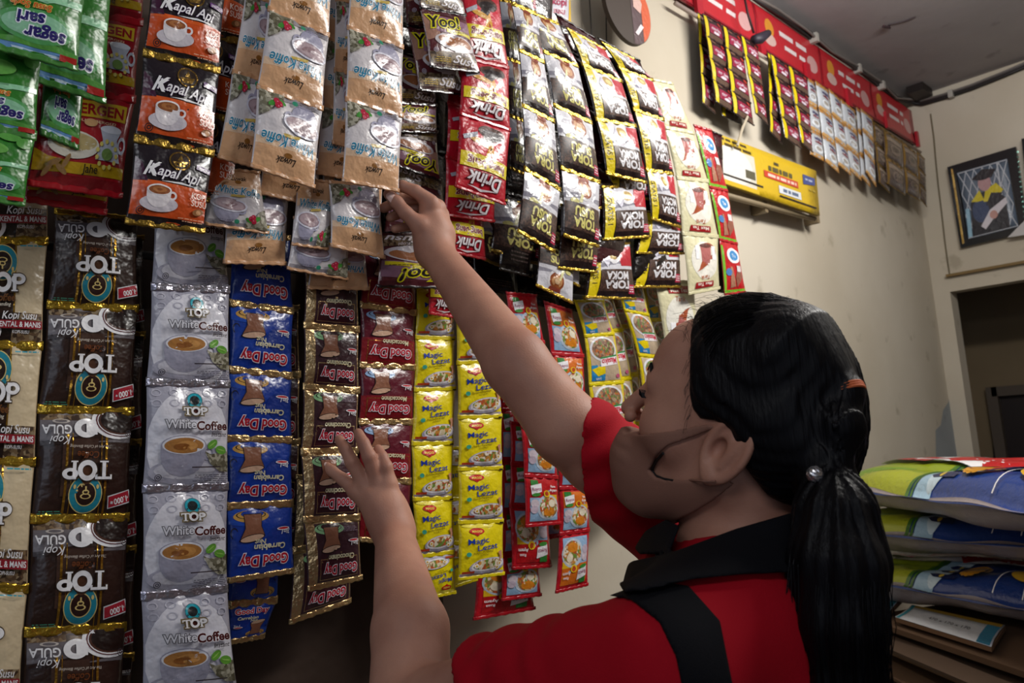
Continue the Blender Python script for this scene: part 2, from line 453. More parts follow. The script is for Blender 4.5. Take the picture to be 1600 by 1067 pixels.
def d_top_brown():
    D = Design(1.02, ink('2e1c17'), back=BLK)
    g = foil('b98b34'); lb = ink('3f2a22')
    D.rect(.0, .0, 1, .30, ink('6a6468')); D.rect(0, .0, 1, .10, BEANS)
    D.poly([(0, .24), (.45, .30), (1, .34), (1, .30), (.4, .22), (0, .16)], ink('2a1813'))
    D.rect(.38, .27, .76, .80, lb); D.rect(.28, .22, .305, 1, g); D.rect(.70, .22, .725, 1, g); D.rect(.34, .22, .35, 1, g); D.rect(.655, .22, .665, 1, g)
    # cup seen from above, its handle and lip
    D.ell(.16, .10, .30, .17, WHT); D.ell(.14, .095, .25, .13, ink('4a2a20')); D.ell(.13, .09, .235, .12, ink('1d0f0c'))
    D.ell(.52, .17, .13, .09, WHT, rin=.45); D.rect(.40, .10, .52, .23, WHT); D.ell(.14, .095, .275, .15, ink('5b2022'), rin=.95)
    emblem(D, .50, .78, .17, ink('1e8296'), ink('2b1512'), ink('d8c07a'))
    D.ell(.5, .56, .085, .13, ink('4d2e1c')); top_word(D, .50, .56, .17, WHT, ink('3a2a20'), 1.18)
    D.text('Coffee', .50, .42, .065, ink('6e3a1c'), .02, .1, out=ink('1d0f0b'))
    D.text('The Art of Coffee Blending', .48, .345, .028, ink('cfc4b8'), 0, .2, w=.44)
    D.text('GULA', .83, .19, .085, WHT, .02); D.text('Kopi', .80, .29, .08, WHT, .0, .35)
    D.ell(.79, .11, .09, .02, ink('b9b0a8'), rin=.7)
    D.poly([(.02, .74), (.27, .80), (.26, .92), (.0, .86)], ink('c9ccd0')); D.poly([(.03, .75), (.26, .81), (.25, .91), (.01, .85)], ink('9e1f30'))
    D.text('1.000', .12, .84, .055, WHT, .02, 0, 13); D.text('Rp.', .05, .815, .022, WHT, .01, 0, 13)
    D.lines(.72, .955, .97, 2, .02, ink('3f8a70'), .004); halal(D, .06, .22, .035, ink('2b2b33'))
    return D.finish()
def d_top_cream():
    D = Design(.98, ink('b9a382'), back=BLK)
    D.rect(0, 0, 1, .30, BEANS); D.rect(.62, .30, 1, 1, ink('cdbb9a')); D.rect(.0, .0, .62, .34, ink('1f1411'))
    g = foil('a9812f'); D.rect(.30, .30, .64, 1, ink('2e1d15')); D.rect(.30, .30, .32, 1, g); D.rect(.62, .30, .64, 1, g)
    emblem(D, .47, .78, .17, ink('1e7f92'), ink('20120f'), ink('d8c07a'))
    D.ell(.20, .12, .30, .16, WHT); D.ell(.20, .12, .25, .12, ink('4b2a1c'))
    top_word(D, .48, .58, .17, WHT, ink('4a3a2a'), 1.15)
    D.text('Coffee', .50, .44, .07, ink('6e4420'), .02, .1, out=ink('1d0f0b')); D.text('Blending', .5, .375, .035, ink('e0d8c8'), .005, .2)
    D.text('Kopi Susu', .70, .275, .075, WHT, .012, .2); D.rect(.40, .15, .98, .225, ink('8e1f2c')); D.text('KENTAL & MANIS', .69, .19, .05, WHT, .02, w=.54)
    D.text('KOPI-SUSU', .72, .12, .03, WHT, .01); D.lines(.66, .94, .95, 1, .02, ink('2e9ab0'), .006)
    return D.finish()
def d_top_white():
    D = Design(.80, ink('a9a8b6', .24), bulge=.1, back=ink('8a879c'))
    D.ell(.5, .42, .50, .52, ink('dad9e2', .24))
    sw = ink('b9b8c6')
    for i in range(5):
        for j in range(2): D.ell(.1 + i * .2, .90 - j * .1, .06, .035, sw, rin=.75, n=14)
    D.ell(.45, .15, .42, .12, ink('a9a8b8')); D.ell(.45, .165, .36, .085, ink('c6c5d0'))
    cup(D, .41, .40, .215, ink('9b9aac'), ink('a9743c'), ink('dcdce4')); D.ell(.44, .395, .13, .045, ink('c08a4c')); D.ell(.38, .385, .10, .03, ink('8a5426'))
    D.poly([(.66, .34), (.74, .31), (.99, .34), (.99, .14), (.86, .15), (.74, .22)], GBEANS)
    lf = ink('5f9a36'); D.ell(.76, .405, .075, .036, lf, rot=35); D.ell(.88, .35, .08, .04, lf, rot=-12)
    D.ell(.755, .405, .055, .006, ink('8fc05a'), rot=35, n=12); D.ell(.88, .35, .06, .006, ink('8fc05a'), rot=-12, n=12)
    emblem(D, .53, .825, .07, ink('1aa3b5'), ink('1c2427'), ink('2a3438'))
    D.ell(.535, .72, .05, .045, ink('4e1f1a')); top_word(D, .53, .72, .075, WHT, ink('7a6a4a'), 1.15)
    D.text('White', .35, .60, .085, ink('d8d8e0'), .018, 0, 0, .36, out=ink('3a3842'), grow=.05)
    D.text('Coffee', .74, .585, .085, ink('4a1416'), .03, 0, 0, .40, out=ink('efeef2'), grow=.04)
    D.text('Instant', .83, .50, .045, ink('2a2226'), .008, .3); D.lines(.52, .115, .97, 5, .018, ink('5a5866'), .0035, 4); halal(D, .13, .10, .032, ink('3c3a44'))
    D.rect(.50, .185, .86, .196, ink('3a3036'))
    return D.finish()
def d_kapal():
    D = Design(1.0, ink('191019'), back=BLK)
    D.poly([(0, .50), (.4, .46), (1, .44), (1, .60), (1, 0), (0, 0)], ink('c24a18'))
    D.poly([(0, .52), (.55, .50), (1, .47), (1, .44), (0, .47)], ink('d0571f')); D.rect(0, 0, 1, .09, ink('140c10')); D.poly([(0, .5), (.18, .5), (.1, .72), (0, .8)], ink('3c1030'))
    D.ell(.56, .80, .14, .125, foil('8f7038')); D.ell(.56, .80, .12, .105, ink('2a1c14')); D.poly([(.46, .78), (.66, .80), (.62, .73), (.50, .72)], foil('a88646')); D.poly([(.52, .80), (.60, .80), (.57, .88)], foil('a88646'))
    D.text('Kapal Api', .52, .63, .135, WHT, .012, .3, -5, .68, out=ink('3a1048'), grow=.03); D.text('K', .22, .66, .19, WHT, .01, .35, -4)
    D.poly([(.34, .515), (.82, .495), (.60, .53)], WHT)
    D.poly([(.78, .73), (.99, .70), (.99, .76), (.78, .79)], ink('5d2a72')); D.text('SPECIAL', .885, .745, .035, WHT, .01, 0, -4, .17)
    cup(D, .33, .40, .155, ink('dcd6da'), ink('8a4f2c'), ink('efecec'), ink('c9c2ca')); D.ell(.33, .40, .09, .035, ink('a56a3c'), rin=.4)
    D.text('KOPI', .86, .39, .075, ink('f0dccf'), .008); D.text('SUSU', .87, .30, .075, ink('f0dccf'), .008)
    D.ell(.87, .195, .08, .04, ink('8a5a34'), rot=10); D.ell(.875, .195, .035, .03, ink('c59064')); halal(D, .13, .135, .05, ink('2a1c20'))
    D.lines(.60, .10, .96, 2, .03, ink('e8b090'), .005)
    return D.finish()
def d_energen():
    D = Design(1.25, ink('9c1420'), back=ink('6e0f18'))
    D.rect(.0, .0, 1, .12, ink('82121c')); D.poly([(0, .13), (1, .15), (1, .26), (.4, .25), (.15, .28), (0, .36)], ink('b8941a'))
    D.rect(.20, .72, .93, .90, ink('cda92a')); D.text('ENERGEN', .565, .81, .115, ink('9c1420'), .03, 0, 0, .66); D.text('SUSU BERGIZI', .62, .68, .028, ink('e6c8a0'), .01, w=.4)
    D.poly([(.66, .62), (.90, .62), (.86, .52), (.92, .30), (.64, .30), (.70, .50)], ink('b9bec9')); D.ell(.78, .62, .12, .04, ink('d9dce4')); D.ell(.92, .48, .05, .09, ink('b9bec9'), rin=.6)
    D.ell(.40, .42, .27, .14, ink('cfcabc')); D.ell(.40, .45, .24, .09, ink('b3a06e')); D.ell(.55, .66, .07, .04, ink('c49a6a'))
    for k in range(11):
        t = k * 2 * math.pi / 11; D.ell(.76 + .11 * math.cos(t), .36 + .13 * math.sin(t), .02, .025, ink('d6c76a'), n=8)
    D.ell(.76, .36, .06, .06, ink('6f8f4a')); D.text('Jahe', .60, .20, .085, ink('20140c'), .015)
    for x, y, r in ((.22, .22, 20), (.30, .16, -30), (.16, .14, 50), (.34, .24, 60)): D.ell(x, y, .07, .03, ink('8a6a42'), rot=r)
    return D.finish()
def d_segar():
    D = Design(1.15, ink('2c7426'), back=ink('24581f'))
    D.rect(0, .93, 1, 1, ink('5f8fc0')); D.rect(0, .955, 1, .975, ink('c9e0f0')); D.poly([(0, .46), (.4, .55), (1, .50), (1, .56), (0, .52)], ink('8fc9a0')); D.poly([(0, .90), (.5, .86), (1, .90), (1, .93), (0, .93)], ink('4f923e'))
    D.ell(.5, .76, .42, .14, ink('4f9a58')); D.ell(.5, .76, .36, .105, ink('86bd9a'))
    D.text('segar', .40, .83, .11, ink('241c66'), .035, .1, 0, .44, out=ink('e6ecf4'), grow=.06); D.text('sari', .56, .715, .11, ink('241c66'), .035, .1, 0, .28, out=ink('e6ecf4'), grow=.06)
    D.text('Susu Soda', .56, .60, .06, ink('c2521e'), .02, .2, 0, .42, out=ink('e8c060'), grow=.04)
    D.ell(.85, .18, .12, .10, ink('9fb8d8')); D.ell(.12, .16, .10, .08, ink('4f923e')); D.ell(.3, .1, .14, .06, ink('4f923e')); D.ell(.6, .3, .3, .1, ink('5fa046')); D.rect(.02, .935, .22, .985, ink('a3201c'))
    return D.finish()
def d_luwak():
    D = Design(.97, ink('d8d2d4', .26), bulge=.10, back=ink('b98a66'))
    D.rect(0, .70, 1, 1, ink('d0a27a')); D.poly([(0, .70), (1, .70), (1, .60), (.5, .66), (0, .58)], ink('dbbb9c')); D.poly([(0, 0), (1, 0), (1, .14), (.5, .08), (0, .1)], ink('8f8a90'))
    D.text('Luwak', .52, .84, .085, ink('1d1412'), .01, .4, 0, .30); D.ell(.50, .77, .06, .03, ink('8a5a26'))
    D.text('White Koffie', .50, .62, .135, ink('1f7c9f'), .018, .2, -2, .84, out=ink('f2efec'), grow=.03)
    D.poly([(.34, .50), (.62, .52), (.60, .555), (.36, .54)], ink('cbb05c'))
    cup(D, .30, .36, .21, ink('9c9ab0'), ink('86686c'), ink('c9c8d6'), None, 1); D.ell(.33, .37, .31, .125, ink('cfcedc'), rot=-6); D.ell(.33, .37, .275, .10, ink('9a848c'), rot=-6); D.ell(.33, .368, .25, .085, ink('b29ca2'), rot=-6); D.ell(.36, .36, .11, .035, ink('957a80'), rot=12); D.ell(.26, .375, .07, .022, ink('c4b2b6'))
    D.poly([(.62, .02), (.99, .02), (.99, .36), (.86, .30), (.74, .16), (.62, .10)], GBEANS); lf = ink('3f8a34')
    D.ell(.80, .17, .07, .035, lf, rot=30); D.ell(.66, .14, .06, .03, lf, rot=-25)
    for x, y in ((.70, .165), (.745, .13), (.735, .19)): D.ell(x, y, .042, .042, ink('b01f3c')); D.ell(x - .01, y + .012, .012, .012, ink('e0708a'), n=8)
    D.lines(.05, .10, .40, 4, .022, ink('5c5866'), .004, 2); D.ell(.46, .09, .04, .035, ink('2f8a6c'))
    return D.finish()
def d_goodday(kind):
    base = {'blue': '123a9a', 'brown': '3a2026', 'red': '5d1326'}[kind]
    D = Design(.92 if kind != 'brown' else .85, ink(base), bulge=.085, back=BLK)
    hat = ink('8a5a44'); ol = ink('1a1214')
    if kind == 'brown':
        D.rect(0, 0, 1, 1, foil('cbb083', .34)); D.rect(.04, .07, .84, .95, ink('3a2028')); D.rect(.09, .60, .80, .92, foil('cbb083')); D.rect(.105, .615, .79, .91, ink('3a1620'))
    elif kind == 'red':
        D.rect(0, .54, 1, 1, ink('7e1420')); D.rect(.06, .58, .90, .94, foil('a8703c')); D.rect(.075, .592, .885, .93, ink('7c101c'))
    else:
        D.ell(.78, .16, .3, .12, ink('1b49ad')); D.ell(.2, .5, .25, .2, ink('0f3187'))
    dx = 0 if kind != 'brown' else -.07
    # straw hat over a tall cup
    D.ell(.66 + dx, .155, .26, .085, {'blue': ink('c99a4e'), 'brown': ink('8fc08a'), 'red': ink('8fb0d8')}[kind], rin=.0); D.ell(.66 + dx, .135, .22, .06, ol, rin=.92)
    D.ell(.64 + dx, .12, .17, .05, ink(base))
    D.poly([(.50 + dx, .12), (.78 + dx, .12), (.77 + dx, .32), (.86 + dx, .50), (.47 + dx, .44), (.52 + dx, .30)], ol); D.poly([(.51 + dx, .13), (.77 + dx, .13), (.76 + dx, .32), (.845 + dx, .485), (.48 + dx, .43), (.53 + dx, .30)], hat)
    D.ell(.665 + dx, .46, .19, .052, ol, rot=9); D.ell(.665 + dx, .46, .175, .043, ink('c9a48a'), rot=9)
    if kind == 'blue': D.ell(.92, .38, .05, .08, ol, rin=.8, a0=200, a1=420)
    D.ell(.18 + dx * .2, .355, .11, .026, ink('e2dfe6')); D.ell(.18 + dx * .2, .352, .09, .015, ink('c21f2c')); D.text('3in1', .14, .405, .065, WHT, .01, .2)
    w2 = {'blue': 'Carrebian', 'brown': 'Chococinno', 'red': 'Moccacinno'}[kind]
    D.text(w2, .40 if kind == 'blue' else .42, .60, .085, ink('cfc7a4'), .03, .12, 0, .48); 
    if kind == 'blue': D.text('Nut', .55, .52, .07, ink('cfc7a4'), .03, .1)
    D.text('Good Day', .48 if kind != 'brown' else .43, .79, .15, ink('b3142a'), .03, 0, 0, .74 if kind != 'brown' else .62, out=ink('e9dfe6'), grow=.055)
    if kind == 'brown': D.lines(.05, .20, .40, 4, .022, ink('8a7888'), .004, 3)
    return D.finish()
def d_maggi():
    D = Design(.82, ink('e2cf0e'), bulge=.085, back=ink('c9b510'))
    D.rect(0, .02, 1, .08, ink('b3a8b0')); D.ell(.40, .93, .35, .04, ink('eede50'))
    D.ell(.36, .83, .17, .06, ink('b3161a')); D.poly([(.24, .80), (.46, .80), (.36, .74)], ink('b3161a')); D.ell(.36, .83, .15, .045, ink('cf2a22')); D.text('MAGGI', .36, .83, .042, ink('f0d85a'), .03)
    D.text('Magic', .38, .66, .105, ink('16389e'), .006, .05, 6, .46); D.text('Lezat', .58, .545, .105, ink('16389e'), .006, .05, 6, .48)
    D.text('Bumbu Penyedap', .48, .45, .035, ink('5a4a14'), .005, 0, 7, .44); D.text('Serbaguna', .5, .405, .025, ink('5a4a14'), 0, 0, 7, .2)
    D.ell(.60, .20, .42, .14, ink('a9a6b8'), rot=6); D.ell(.60, .215, .38, .115, ink('dedbe2'), rot=6); D.ell(.59, .225, .33, .09, FOOD, rot=6)
    for x, y in ((.86, .22), (.80, .15), (.34, .20)): D.ell(x, y, .05, .04, ink('e9e2d0')); D.ell(x, y, .024, .02, ink('cfa52e'))
    D.poly([(.82, .44), (.92, .46), (.93, .34), (.88, .27), (.84, .28), (.86, .36)], ink('c08a6c')); D.ell(.16, .42, .05, .04, ink('3fa58a')); D.rect(.04, .08, .3, .12, ink('a83a1c'))
    D.rect(.90, .965, 1, .99, BLK)
    return D.finish()
def d_royco(kind=0):
    D = Design(.80, ink('b81222'), bulge=.07, back=ink('8f1020'))
    D.rect(.10, .08, .90, .92, ink('8fb0d0')); D.rect(.10, .56, .90, .92, ink('cf6a1c' if kind else 'b3141c')); D.rect(.5, .50, .90, .62, ink('e0b21c'))
    D.ell(.60, .36, .33, .26, ink('b8c6d6')); D.ell(.62, .36, .28, .22, FOOD); D.ell(.62, .26, .17, .09, ink('d2801f')); D.ell(.70, .44, .1, .08, ink('e6dcc4'))
    D.ell(.22, .44, .11, .09, ink('cfc2cc')); D.ell(.20, .32, .10, .08, ink('bfb0c0'))
    D.poly([(.14, .92), (.34, .92), (.36, .76), (.14, .74)], ink('2f7a34')); D.poly([(.12, .80), (.44, .86), (.42, .68), (.14, .62)], ink('e6e4e8')); D.text('Royco', .28, .74, .07, ink('8e2a5c'), .02, .15, 6, .26); D.ell(.26, .62, .12, .035, ink('3f8a3a'), rot=6)
    D.ell(.56, .64, .09, .07, ink('e4c020')); D.ell(.56, .645, .055, .05, ink('b5441c')); D.text('Rasa', .78, .80, .05, WHT, .015); D.text('Ayam', .77, .72, .06, WHT, .02)
    return D.finish()
def d_masako():
    D = Design(.72, ink('e0c80e'), bulge=.06, back=ink('c0a810'))
    D.rect(.08, .05, .92, .94, ink('b9a58c')); D.rect(.55, .62, .92, .94, ink('2f86ba')); D.poly([(.55, .94), (.92, .94), (.92, .80), (.7, .88)], ink('1f78b4')); D.poly([(.55, .62), (.92, .70), (.75, .85), (.55, .8)], ink('e0c80e'))
    D.ell(.5, .30, .42, .26, ink('d6d6da')); D.ell(.5, .30, .36, .22, MEAT)
    D.poly([(.12, .62), (.66, .66), (.66, .50), (.12, .46)], ink('efe9ec')); D.text('Masako', .38, .56, .12, ink('c21f3c'), .03, .2, 4, .48, out=WHT); D.poly([(.12, .46), (.66, .50), (.66, .47), (.12, .43)], ink('2f8a4a'))
    D.text('SAPI', .74, .90, .045, WHT, .015); D.ell(.16, .86, .06, .04, ink('c25a7c'))
    return D.finish()
def d_drink():
    D = Design(.92, ink('b31228'), bulge=.08, back=ink('8a0e20'))
    D.ell(.42, .34, .34, .2, ink('c91f38')); D.ell(.40, .17, .28, .11, ink('4a2c20')); D.ell(.40, .19, .22, .07, ink('1b1012')); D.poly([(.36, .24), (.58, .24), (.70, .40), (.5, .33), (.40, .44)], ink('1b1012'))
    D.ell(.62, .34, .22, .045, ink('c9953a'), rot=-12); D.ell(.45, .44, .16, .04, ink('d8982c'), rot=65); D.ell(.38, .42, .12, .03, ink('d8982c'), rot=100); D.poly([(.70, .20), (.95, .28), (.93, .34), (.70, .27)], ink('a9a9b4'))
    D.poly([(.02, .52), (.97, .50), (.97, .70), (.02, .70)], ink('d8c21e')); D.text('beng-beng', .48, .625, .105, ink('7a1030'), .03, 0, 0, .74, out=ink('f0e6d0'), grow=.04)
    D.text('Drink', .48, .83, .17, ink('ded8dc'), .025, .25, 0, .66, out=ink('4a0a14'), grow=.04); D.poly([(.18, .91), (.52, .965), (.80, .93), (.52, .935)], ink('ded8dc'))
    return D.finish()
def d_yo():
    D = Design(.95, ink('5a262c'), bulge=.09, back=ink('3c181c'))
    D.poly([(0, .45), (.25, .50), (.25, 1), (0, 1)], ink('a97e6c')); D.poly([(.2, .60), (1, .52), (1, .82), (.2, .9)], ink('8a6478')); D.rect(0, .9, 1, 1, ink('4a1a22')); D.ell(.55, .42, .42, .14, ink('cdc6ca'), rot=-8); D.ell(.55, .44, .36, .1, ink('a56a44'), rot=-8); D.poly([(.50, .36), (.62, .40), (.80, .34), (.70, .26), (.5, .26)], ink('dcd8dc'))
    D.poly([(.40, .60), (.95, .54), (.95, .61), (.40, .67)], ink('d8c81c')); D.lines(.46, .615, .90, 1, .02, ink('4a3a10'), .006)
    D.text('Yoo!', .42, .79, .22, ink('1b1216'), .02, .25, 3, .66, out=ink('d8d01c'), grow=.07)
    D.rect(0, 0, 1, .26, BEANS); D.rect(0, 0, 1, .06, ink('3a1418')); D.text('Kopi', .70, .235, .06, ink('d8ccd0'), .01, .2); D.text('Susu', .70, .14, .13, ink('e4dee2'), .02, .35, -6, .50); D.lines(.05, .16, .4, 3, .03, ink('c9a83c'), .006, 6); halal(D, .12, .28, .04, ink('b9b0c0'))
    return D.finish()
def d_tora(moka):
    D = Design(1.1, ink('2b1a18', .2), bulge=.085, back=ink('17100f'))
    w0 = .80 if moka else 1.0
    D.rect(0, 0, w0, .50, ink('d0cfd6', .2)); D.poly([(0, .30), (.25, .34), (.45, .30), (w0, .36), (w0, .44), (.4, .38), (0, .40)], ink('8e8c98', .2))
    if moka:
        D.rect(.80, 0, .97, 1, ink('d8c010')); D.text('GRATIS 1', .885, .48, .10, ink('2a240c'), .015, 0, 90, None)
        D.poly([(0, .06), (.30, .06), (.40, .28), (.34, .42), (0, .42)], ink('b3142c')); D.ell(.50, .22, .15, .15, ink('dcdade')); D.ell(.50, .20, .12, .10, ink('a98a3c')); D.ell(.49, .21, .07, .05, ink('d8c27a')); D.poly([(.62, .12), (.76, .30), (.66, .44), (.60, .3)], ink('c4c2d0'))
    else:
        D.ell(.47, .22, .24, .20, ink('dcdade')); D.ell(.47, .22, .19, .155, ink('8e4a24')); D.ell(.47, .22, .14, .11, ink('c08c5c'), rin=.55, a0=-60, a1=240); D.ell(.47, .22, .07, .06, ink('d8b48c')); D.poly([(.50, .24), (.55, .24), (.66, .46), (.58, .46)], ink('dcd7a0')); D.poly([(.30, .02), (.62, .04), (.6, .1), (.32, .1)], ink('8e4230'))
        D.ell(.76, .46, .10, .05, ink('c9c27a'))
    D.rect(.02, .48, w0 - .01, .88, cells('dark_beans', ['3a2620', '5a3f34', '2a1a18', '4a332a'], 300)); D.rect(0, .88, w0, .97, ink('201314'))
    c = ink('d8cf7a') if not moka else ink('d6d4d8')
    D.text('TORA', .48 - (.07 if moka else 0), .765, .14, c, .045, 0, 0, .58 if not moka else .56); D.text('MOKA' if moka else 'SUSU', .50 - (.07 if moka else 0), .60, .14, c, .045, 0, 0, .50)
    D.rect(.03, .76, .17, .92, ink('b3284a')); D.lines(.04, .88, .16, 3, .04, WHT, .008, 3)
    return D.finish()
def d_maxtea():
    D = Design(.72, ink('cfc9a4'), bulge=.06, back=ink('b3ac84'))
    D.ell(.48, .46, .40, .34, ink('dedbd0'))
    D.ell(.38, .30, .25, .16, ink('9a4a30'), rin=.55, a0=90, a1=330); D.poly([(.30, .20), (.62, .20), (.60, .50), (.40, .56), (.34, .45)], ink('a8605c')); D.poly([(.40, .54), (.60, .48), (.70, .62), (.78, .66), (.6, .62)], ink('a04c2c')); D.ell(.46, .20, .17, .04, ink('5a2a24'))
    D.rect(.16, .20, .28, .46, WHT); D.rect(.66, .20, .76, .44, WHT)
    D.text('Tarik', .52, .77, .07, ink('b3602c'), .01, .3); D.poly([(.24, .84), (.80, .84), (.82, .94), (.22, .94)], ink('9a1a20')); D.text('Max Tea', .52, .885, .055, ink('e8dcd0'), .02, 0, 0, .46)
    return D.finish()
def d_redtea():
    D = Design(.8, ink('b3151f'), bulge=.07, back=ink('6fae2c'))
    D.rect(.0, 0, 1, .07, ink('6fae2c')); D.rect(0, .0, .10, .9, ink('6fae2c')); D.ell(.55, .72, .34, .15, WHT); D.ell(.55, .72, .22, .10, ink('3a86c0')); D.text('Tea', .55, .72, .07, WHT, .02)
    D.poly([(.58, .10), (.90, .30), (.80, .48), (.62, .44), (.5, .3)], ink('8a5444')); D.poly([(.25, .1), (.5, .12), (.4, .5), (.3, .5)], ink('a07058')); D.ell(.22, .40, .12, .07, ink('4a78b0')); D.rect(.60, .40, .85, .52, ink('d8d0d0'))
    return D.finish()
# the small chains on the far wall: few shapes are legible there
def d_far(kind):
    if kind == 'maroon':
        D = Design(1.2, ink('2e1a1c', .22), back=BLK, nx=8, ny=8); D.rect(.0, .0, 1, .22, ink('5a4438')); D.poly([(.2, .25), (.92, .25), (.92, .72), (.2, .66)], ink('8a1c3c')); D.text('coffee', .56, .52, .16, ink('c9b8c4'), .03, .2, 0, .52)
        D.ell(.55, .33, .16, .07, ink('cfc9d2')); D.ell(.8, .84, .1, .08, ink('a83228')); D.ell(.3, .85, .12, .07, ink('6a4c40')); D.rect(.02, .0, .15, 1, ink('d0b80c'))
    elif kind == 'white':
        D = Design(.9, ink('b9bec4', .25), back=ink('b98a4a'), nx=8, ny=8); D.rect(0, .86, 1, 1, ink('c08a44')); D.rect(0, 0, 1, .12, ink('c99c5c')); D.ell(.5, .30, .3, .14, ink('dfe4ea')); D.ell(.5, .32, .2, .07, ink('a8a098')); D.text('white', .5, .70, .13, ink('4a4470'), .04, 0, 0, .5); D.text('coffee', .5, .57, .1, ink('8a2a3c'), .04, 0, 0, .44)
        D.rect(.9, 0, 1, 1, ink('c08a44'))
    else:
        D = Design(1.0, ink('54443c', .2), back=ink('3a2c26'), nx=8, ny=8); D.rect(0, .86, 1, 1, foil('b9913a')); D.ell(.5, .40, .28, .18, ink('7a685c')); D.ell(.5, .42, .18, .09, ink('3c2c24')); D.rect(.1, .62, .9, .76, ink('8a7868')); D.rect(.02, 0, .10, 1, foil('a9863a')); D.rect(.9, 0, .97, 1, SILV)
    return D.finish()
def d_gap_shade(c):  # dark film for the added gap chains, shade put into its colour
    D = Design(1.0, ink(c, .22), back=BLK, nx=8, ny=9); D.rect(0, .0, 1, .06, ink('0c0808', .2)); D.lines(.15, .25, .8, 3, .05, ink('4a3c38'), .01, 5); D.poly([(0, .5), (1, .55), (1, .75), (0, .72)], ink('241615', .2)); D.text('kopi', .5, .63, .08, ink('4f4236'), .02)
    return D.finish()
def d_green_pack():
    D = Design(.7, ink('c9c6d0'), back=ink('c9a82c')); D.rect(0, 0, .14, 1, ink('1f7a3c')); D.rect(.88, 0, 1, 1, ink('d8b01c')); D.rect(0, 0, 1, .08, ink('d8b01c')); D.text('kopi', .5, .30, .10, ink('a8204c'), .03, 0, 0, .5); D.text('susu', .5, .18, .09, ink('a8204c'), .02, 0, 0, .4); D.ell(.5, .6, .25, .15, ink('a9705c'))
    return D.finish()
DS = dict(brown=d_top_brown(), cream=d_top_cream(), white=d_top_white(), kapal=d_kapal(), energen=d_energen(), segar=d_segar(), luwak=d_luwak(),
          gblue=d_goodday('blue'), gbrown=d_goodday('brown'), gred=d_goodday('red'), maggi=d_maggi(), royco=d_royco(), royco2=d_royco(1), masako=d_masako(),
          drink=d_drink(), yo=d_yo(), susu=d_tora(False), moka=d_tora(True), maxtea=d_maxtea(), redtea=d_redtea(),
          fmaroon=d_far('maroon'), fwhite=d_far('white'), fbrown=d_far('brown'), gpack=d_green_pack(), dark=d_gap_shade('140d0d'), wine=d_gap_shade('3a0c14'))

# ------------------------------------------------------------------ room shell
corner = PY(1440, 330, WALL_Y)
BACK_X = corner.x
CEIL_Z = PY(1424, 163, WALL_Y).z
print('corner', BACK_X, 'ceiling', CEIL_Z)
X0, Y0 = -2.2, -2.6
WALLM = wallmat('wall_paint', 'b9ae9a', 'c8bfae', '918671')
CEILM = wallmat('ceiling_paint', '8d888a', '9a9596', '6c6668')
def room_slab(name, c, sx, sy, sz, m):
    b = MB(); b.box(c, sx, sy, sz); o = b.build(name, m); tag(o, kind='structure'); return o
H = CEIL_Z
room_slab('wall_left', ((X0 + BACK_X + .1) / 2, WALL_Y + .05, H / 2), BACK_X - X0 + .1, .1, H, WALLM)
room_slab('ceiling', ((X0 + BACK_X + 1.2) / 2, (Y0 + WALL_Y) / 2, H + .05), BACK_X - X0 + 1.2, WALL_Y - Y0 + .2, .1, CEILM)
room_slab('floor', ((X0 + BACK_X + 1.2) / 2, (Y0 + WALL_Y) / 2, -.05), BACK_X - X0 + 1.2, WALL_Y - Y0 + .2, .1, wallmat('floor_cement', '5a5550', '6a645c', '3c3834'))
room_slab('wall_right', ((X0 + BACK_X + 1.2) / 2, Y0 - .05, H / 2), BACK_X - X0 + 1.2, .1, H, WALLM)
# the far wall: a short pier in the corner, a beam over an opening, a recess behind
pier_y = PX(1484, 455, BACK_X).y
beam_z = PX(1490, 455, BACK_X).z
ledge_z = PX(1484, 431, BACK_X).z
b = MB(); b.box((BACK_X + .05, (WALL_Y + pier_y) / 2, H / 2), .1, WALL_Y - pier_y, H); b.box((BACK_X + .05, (pier_y + Y0) / 2, (H + beam_z) / 2), .1, pier_y - Y0, H - beam_z)
tag(b.build('wall_back', WALLM), kind='structure')
room_slab('trim_1', (BACK_X - .012, (pier_y + Y0) / 2, ledge_z), .03, pier_y - Y0, .012, matte('7a6238', .6))
room_slab('wall_recess', (BACK_X + .75, (pier_y + .3 + Y0) / 2, H / 2), .1, pier_y + .3 - Y0, H, wallmat('recess_paint', '6a5a42', '75654c', '4a3f30'))
room_slab('wall_recess_side', (BACK_X + .4, pier_y + .28, H / 2), .62, .06, H, WALLM)
dk = MB(); q = [PX(1552, 612, BACK_X + .69), PX(1640, 600, BACK_X + .69), PX(1640, 900, BACK_X + .69), PX(1552, 900, BACK_X + .69)]
fr = MB(); fr.slab([q[0], q[3], q[2], q[1]], (-1, 0, 0), .012); o = fr.build('door_1', matte('1c1210', .5)); tag(o, kind='structure')
fr = MB(); cz = (q[0].z + q[3].z) / 2; hz = q[0].z - q[3].z
fr.box((BACK_X + .67, q[0].y, cz), .04, .05, hz + .05); fr.box((BACK_X + .67, (q[0].y + q[1].y) / 2, q[0].z), .04, q[0].y - q[1].y, .05)
tag(fr.build('trim_2', matte('4c4238', .6)), kind='structure')

# dark timber board that carries the rails on the left part of the wall
bx1 = PY(702, 960, 1.09).x
bd = empty('rack_board', (bx1 / 2 - .4, 1.14, .6), 'dark brown timber backing board behind the hanging sachets at lower left', 'board')
m = MB(); m.box(((X0 + .9 + bx1) / 2, 1.125, 1.35), bx1 - X0 - .9, .04, 1.7)
m.build('panel', matte('3a2a20', .7, (30., .3, .01)), bd)
for z, y in ((1.72, .955), (2.05, .885)):
    pass

